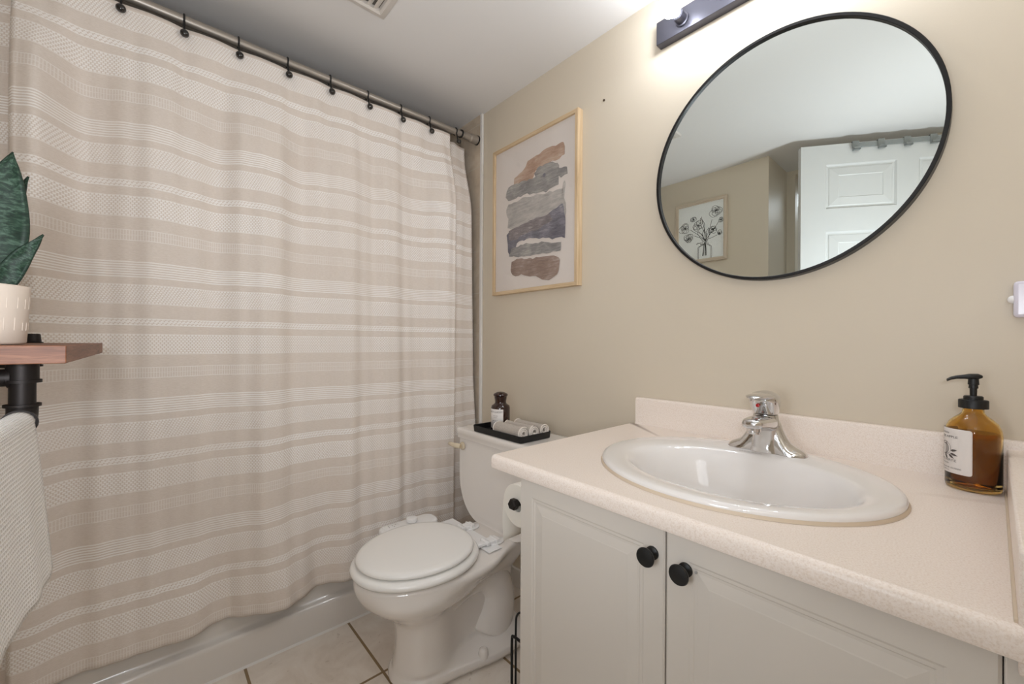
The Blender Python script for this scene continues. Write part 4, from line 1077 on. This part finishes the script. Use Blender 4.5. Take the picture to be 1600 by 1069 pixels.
for k in range(2):
    b = BM(); add_lathe(b, [(0.018, 0.0), (0.050, 0.0), (0.0515, 0.002), (0.0515, 0.096), (0.050, 0.098), (0.018, 0.098)], (sxp + 0.072, 0.957, 0.0065 + 0.099 * k), 'z', 40, cap0=False, cap1=False)
    add_lathe(b, [(0.018, 0.0), (0.018, 0.098)], (sxp + 0.072, 0.957, 0.0065 + 0.099 * k), 'z', 24, cap0=False, cap1=False)
    tag(obj('spare_paper_roll', b, 'paper', angle=40), ('white spare toilet paper roll, lower one in the black floor stand', 'white spare toilet paper roll, upper one in the black floor stand')[k], 'toilet paper', 'spare rolls in the stand')

# ------------------------------------------------------------ shelf, plant, towel
SHZ0, SHZ1, SHX0, SHX1, SHY = 1.1045, 1.1305, -1.52, -0.87, -0.0865
sh = thing('wall_shelf', (-1.195, OPP, 1.10), 'reddish wood shelf board on black iron pipe brackets', 'shelf')
b = BM(); add_box(b, SHX0, SHX1, OPP + 0.055, SHY, SHZ0, SHZ1); obj('shelf_board', b, 'shelf_wood', sh, bevel=0.0012)
def coupling(b, p, d, L, r):
    p = Vector(p); d = Vector(d).normalized()
    add_tube(b, [p, p + d * 0.004], r + 0.0022, 20); add_tube(b, [p + d * 0.004, p + d * (L - 0.004)], r, 20); add_tube(b, [p + d * (L - 0.004), p + d * L], r + 0.0022, 20)
PY, PZ = -0.134, SHZ0 - 0.0165
for bx, PY in ((-1.45, -0.200), (-0.915, -0.134)):
    b = BM(); add_tube(b, [(bx, OPP + 0.002, PZ - 0.004), (bx, PY, PZ - 0.004)], 0.0105, 20); 
    add_tube(b, [(bx, OPP + 0.001, PZ - 0.004), (bx, OPP + 0.007, PZ - 0.004)], 0.034, 28); add_tube(b, [(bx, OPP + 0.007, PZ - 0.004), (bx, OPP + 0.018, PZ - 0.004)], 0.017, 20)
    coupling(b, (bx, PY - 0.030, PZ - 0.004), (0, 1, 0), 0.02, 0.0125)
    brk = obj('pipe_bracket', b, 'pipe_iron', sh)
    b = BM(); add_tube(b, [(bx, PY, SHZ0 - 0.0005), (bx, PY, SHZ0 - 0.024)], 0.0165, 24); add_tube(b, [(bx, PY, SHZ0 - 0.024), (bx, PY, SHZ0 - 0.0285)], 0.0192, 24); obj('tee_joint', b, 'pipe_iron', brk)
    if bx < -1.2: continue
    b = BM(); add_tube(b, [(bx, PY, SHZ0 - 0.0285), (bx, PY, SHZ0 - 0.060)], 0.0135, 24); obj('drop_pipe', b, 'pipe_iron', brk)
    b = BM(); add_tube(b, [(bx, PY, SHZ0 - 0.059), (bx, PY, SHZ0 - 0.063)], 0.0188, 24)
    sgn = 1 if bx > -1.2 else -1
    pth = smooth_path([(bx, PY, SHZ0 - 0.063), (bx, PY, SHZ0 - 0.070), (bx + 0.004, PY, SHZ0 - 0.078), (bx + 0.012, PY, SHZ0 - 0.083), (bx + 0.020, PY, SHZ0 - 0.084)], 4)
    add_tube(b, pth, 0.0158, 24); add_tube(b, [(bx + 0.018, PY, SHZ0 - 0.084), (bx + 0.0225, PY, SHZ0 - 0.084)], 0.0185, 24); obj('elbow', b, 'pipe_iron', brk)
b = BM(); add_tube(b, [(-0.90, PY, SHZ0 - 0.084), (-0.46, PY, SHZ0 - 0.084)], 0.0105, 20); obj('towel_bar', b, 'pipe_iron', sh)
b = BM(); add_lathe(b, [(0.0195, 0.0), (0.0195, 0.002), (0.0165, 0.003), (0.0148, 0.020), (0.0135, 0.0215)], (-1.45, -0.200, SHZ1), 'z', 28); obj('pipe_plug', b, 'pipe_iron', sh)

# towel over the bar
tb = thing('hanging_towel', (-0.70, PY, 0.78), 'white waffle-weave towel draped over the pipe below the shelf', 'towel')
b = BM(); uvl = b.loops.layers.uv.new('UVMap')
BZt = SHZ0 - 0.084
NX, NT = 34, 60
gridt = []
for i in range(NX + 1):
    x = -0.893 + 0.40 * i / NX; row = []
    fold = 0.0016 * math.sin(x * 38) + 0.001 * math.sin(x * 71 + 1)
    for j in range(NT + 1):
        t = j / NT
        hemf = 0.795 + 0.02 * (x + 0.893) / 0.2 + 0.010 * max(0, 1 - (x + 0.893) / 0.02)
        if t < 0.42:      # front fall, from hem up
            s = t / 0.42; z = hemf + (BZt - hemf) * s
            y = PY + 0.0125 + (0.019 * (1 - s) ** 0.9) + fold * (1 - s) - 0.05 * (x + 0.893) * (1 - s * 0.5) * 0.5
            xx = x
        elif t < 0.58:    # over the bar
            a = PI * (t - 0.42) / 0.16
            y = PY + 0.0135 * math.cos(a) - (0.05 * (x + 0.893) * 0.25) * math.cos(a); z = BZt + 0.0135 * math.sin(a); xx = x
        else:
            s = (t - 0.58) / 0.42; z = BZt + (0.80 - BZt) * s
            y = PY - 0.0135 - 0.016 * s + fold * s + (0.05 * (x + 0.893) * 0.25) * (1 - s); xx = x
        row.append(b.verts.new((xx, y, z)))
    gridt.append(row)
for i in range(NX):
    for j in range(NT):
        f = b.faces.new((gridt[i][j], gridt[i + 1][j], gridt[i + 1][j + 1], gridt[i][j + 1]))
        for lp, (ii, jj) in zip(f.loops, ((i, j), (i + 1, j), (i + 1, j + 1), (i, j + 1))):
            lp[uvl].uv = (0.40 * ii / NX, 0.56 * jj / NT)
obj('towel_cloth', b, 'towel', tb, solid=0.005, angle=180)

# snake plant
ptx, pty = -0.985, -0.191
pl = thing('potted_snake_plant', (ptx, pty, SHZ1), 'snake plant in a cream ceramic pot on the wooden shelf', 'plant')
b = BM()
add_lathe(b, [(0.042, 0.0003), (0.048, 0.001), (0.0505, 0.004), (0.0545, 0.085), (0.055, 0.0885), (0.0535, 0.090), (0.0515, 0.0885), (0.0505, 0.078)], (ptx, pty, SHZ1), 'z', 56, cap1=False)
for k in range(26):
    for zr, dz in ((0.022, 0.016), (0.055, 0.018)):
        a = 2 * PI * k / 26 + (0.06 if zr > 0.04 else 0) + random.uniform(-0.03, 0.03)
        h = dz * random.uniform(0.7, 1.2); rr = 0.0500 + zr * 0.046
        add_tube(b, [(ptx + rr * math.cos(a), pty + rr * math.sin(a), SHZ1 + zr), (ptx + (rr + h * 0.046) * math.cos(a), pty + (rr + h * 0.046) * math.sin(a), SHZ1 + zr + h)], 0.0009, 6)
obj('pot', b, 'pot', pl, angle=50)
b = BM(); add_lathe(b, [(0.0505, 0.078), (0.03, 0.081), (0.002, 0.082)], (ptx, pty, SHZ1), 'z', 32, cap0=False); obj('soil', b, 'soil', pl)
def leaf(base, tip, w, bend, face=(1, 0.15, 0), peak=0.42, cup=0.25):
    base, tip, face = Vector(base), Vector(tip), Vector(face).normalized()
    ax = (tip - base).normalized(); side = ax.cross(face).normalized()
    b = BM(); uvl = b.loops.layers.uv.new('UVMap'); g = []
    N, K = 22, 8
    for i in range(N + 1):
        t = i / N
        hw = w * (0.42 + 0.58 * math.sin(PI / 2 * min(1, t / peak))) if t < peak else w * max(0.0, 1 - ((t - peak) / (1 - peak)) ** 1.75)
        c = base.lerp(tip, t) + side * bend * math.sin(PI * t)
        g.append([(b.verts.new(c + side * (hw * q) + face * (cup * hw * (q * q - 0.5) + 0.002 * math.sin(t * 17) * q)), (q * 0.5 + 0.5, t)) for q in np.linspace(-1, 1, K + 1)])
    for i in range(N):
        for k in range(K):
            qd = (g[i][k], g[i][k + 1], g[i + 1][k + 1], g[i + 1][k])
            f = b.faces.new([v for v, _ in qd])
            for lp, (_, uv) in zip(f.loops, qd): lp[uvl].uv = uv
    return obj('leaf', b, 'leaf', pl, solid=0.003, angle=180, recalc=False)
sz_ = SHZ1 + 0.078
leaf((ptx + 0.01, -0.176, sz_), (ptx + 0.01, -0.1535, 1.424), 0.034, -0.005)
leaf((ptx - 0.02, -0.165, sz_), (ptx - 0.025, -0.143, 1.400), 0.015, -0.013)
leaf((ptx + 0.014, -0.166, sz_), (ptx + 0.02, -0.121, 1.302), 0.0135, -0.004, peak=0.3)
leaf((ptx + 0.0, -0.222, sz_), (ptx - 0.01, -0.245, 1.40), 0.030, 0.0)
leaf((ptx - 0.01, -0.232, sz_), (ptx + 0.01, -0.285, 1.33), 0.022, 0.004, peak=0.3)
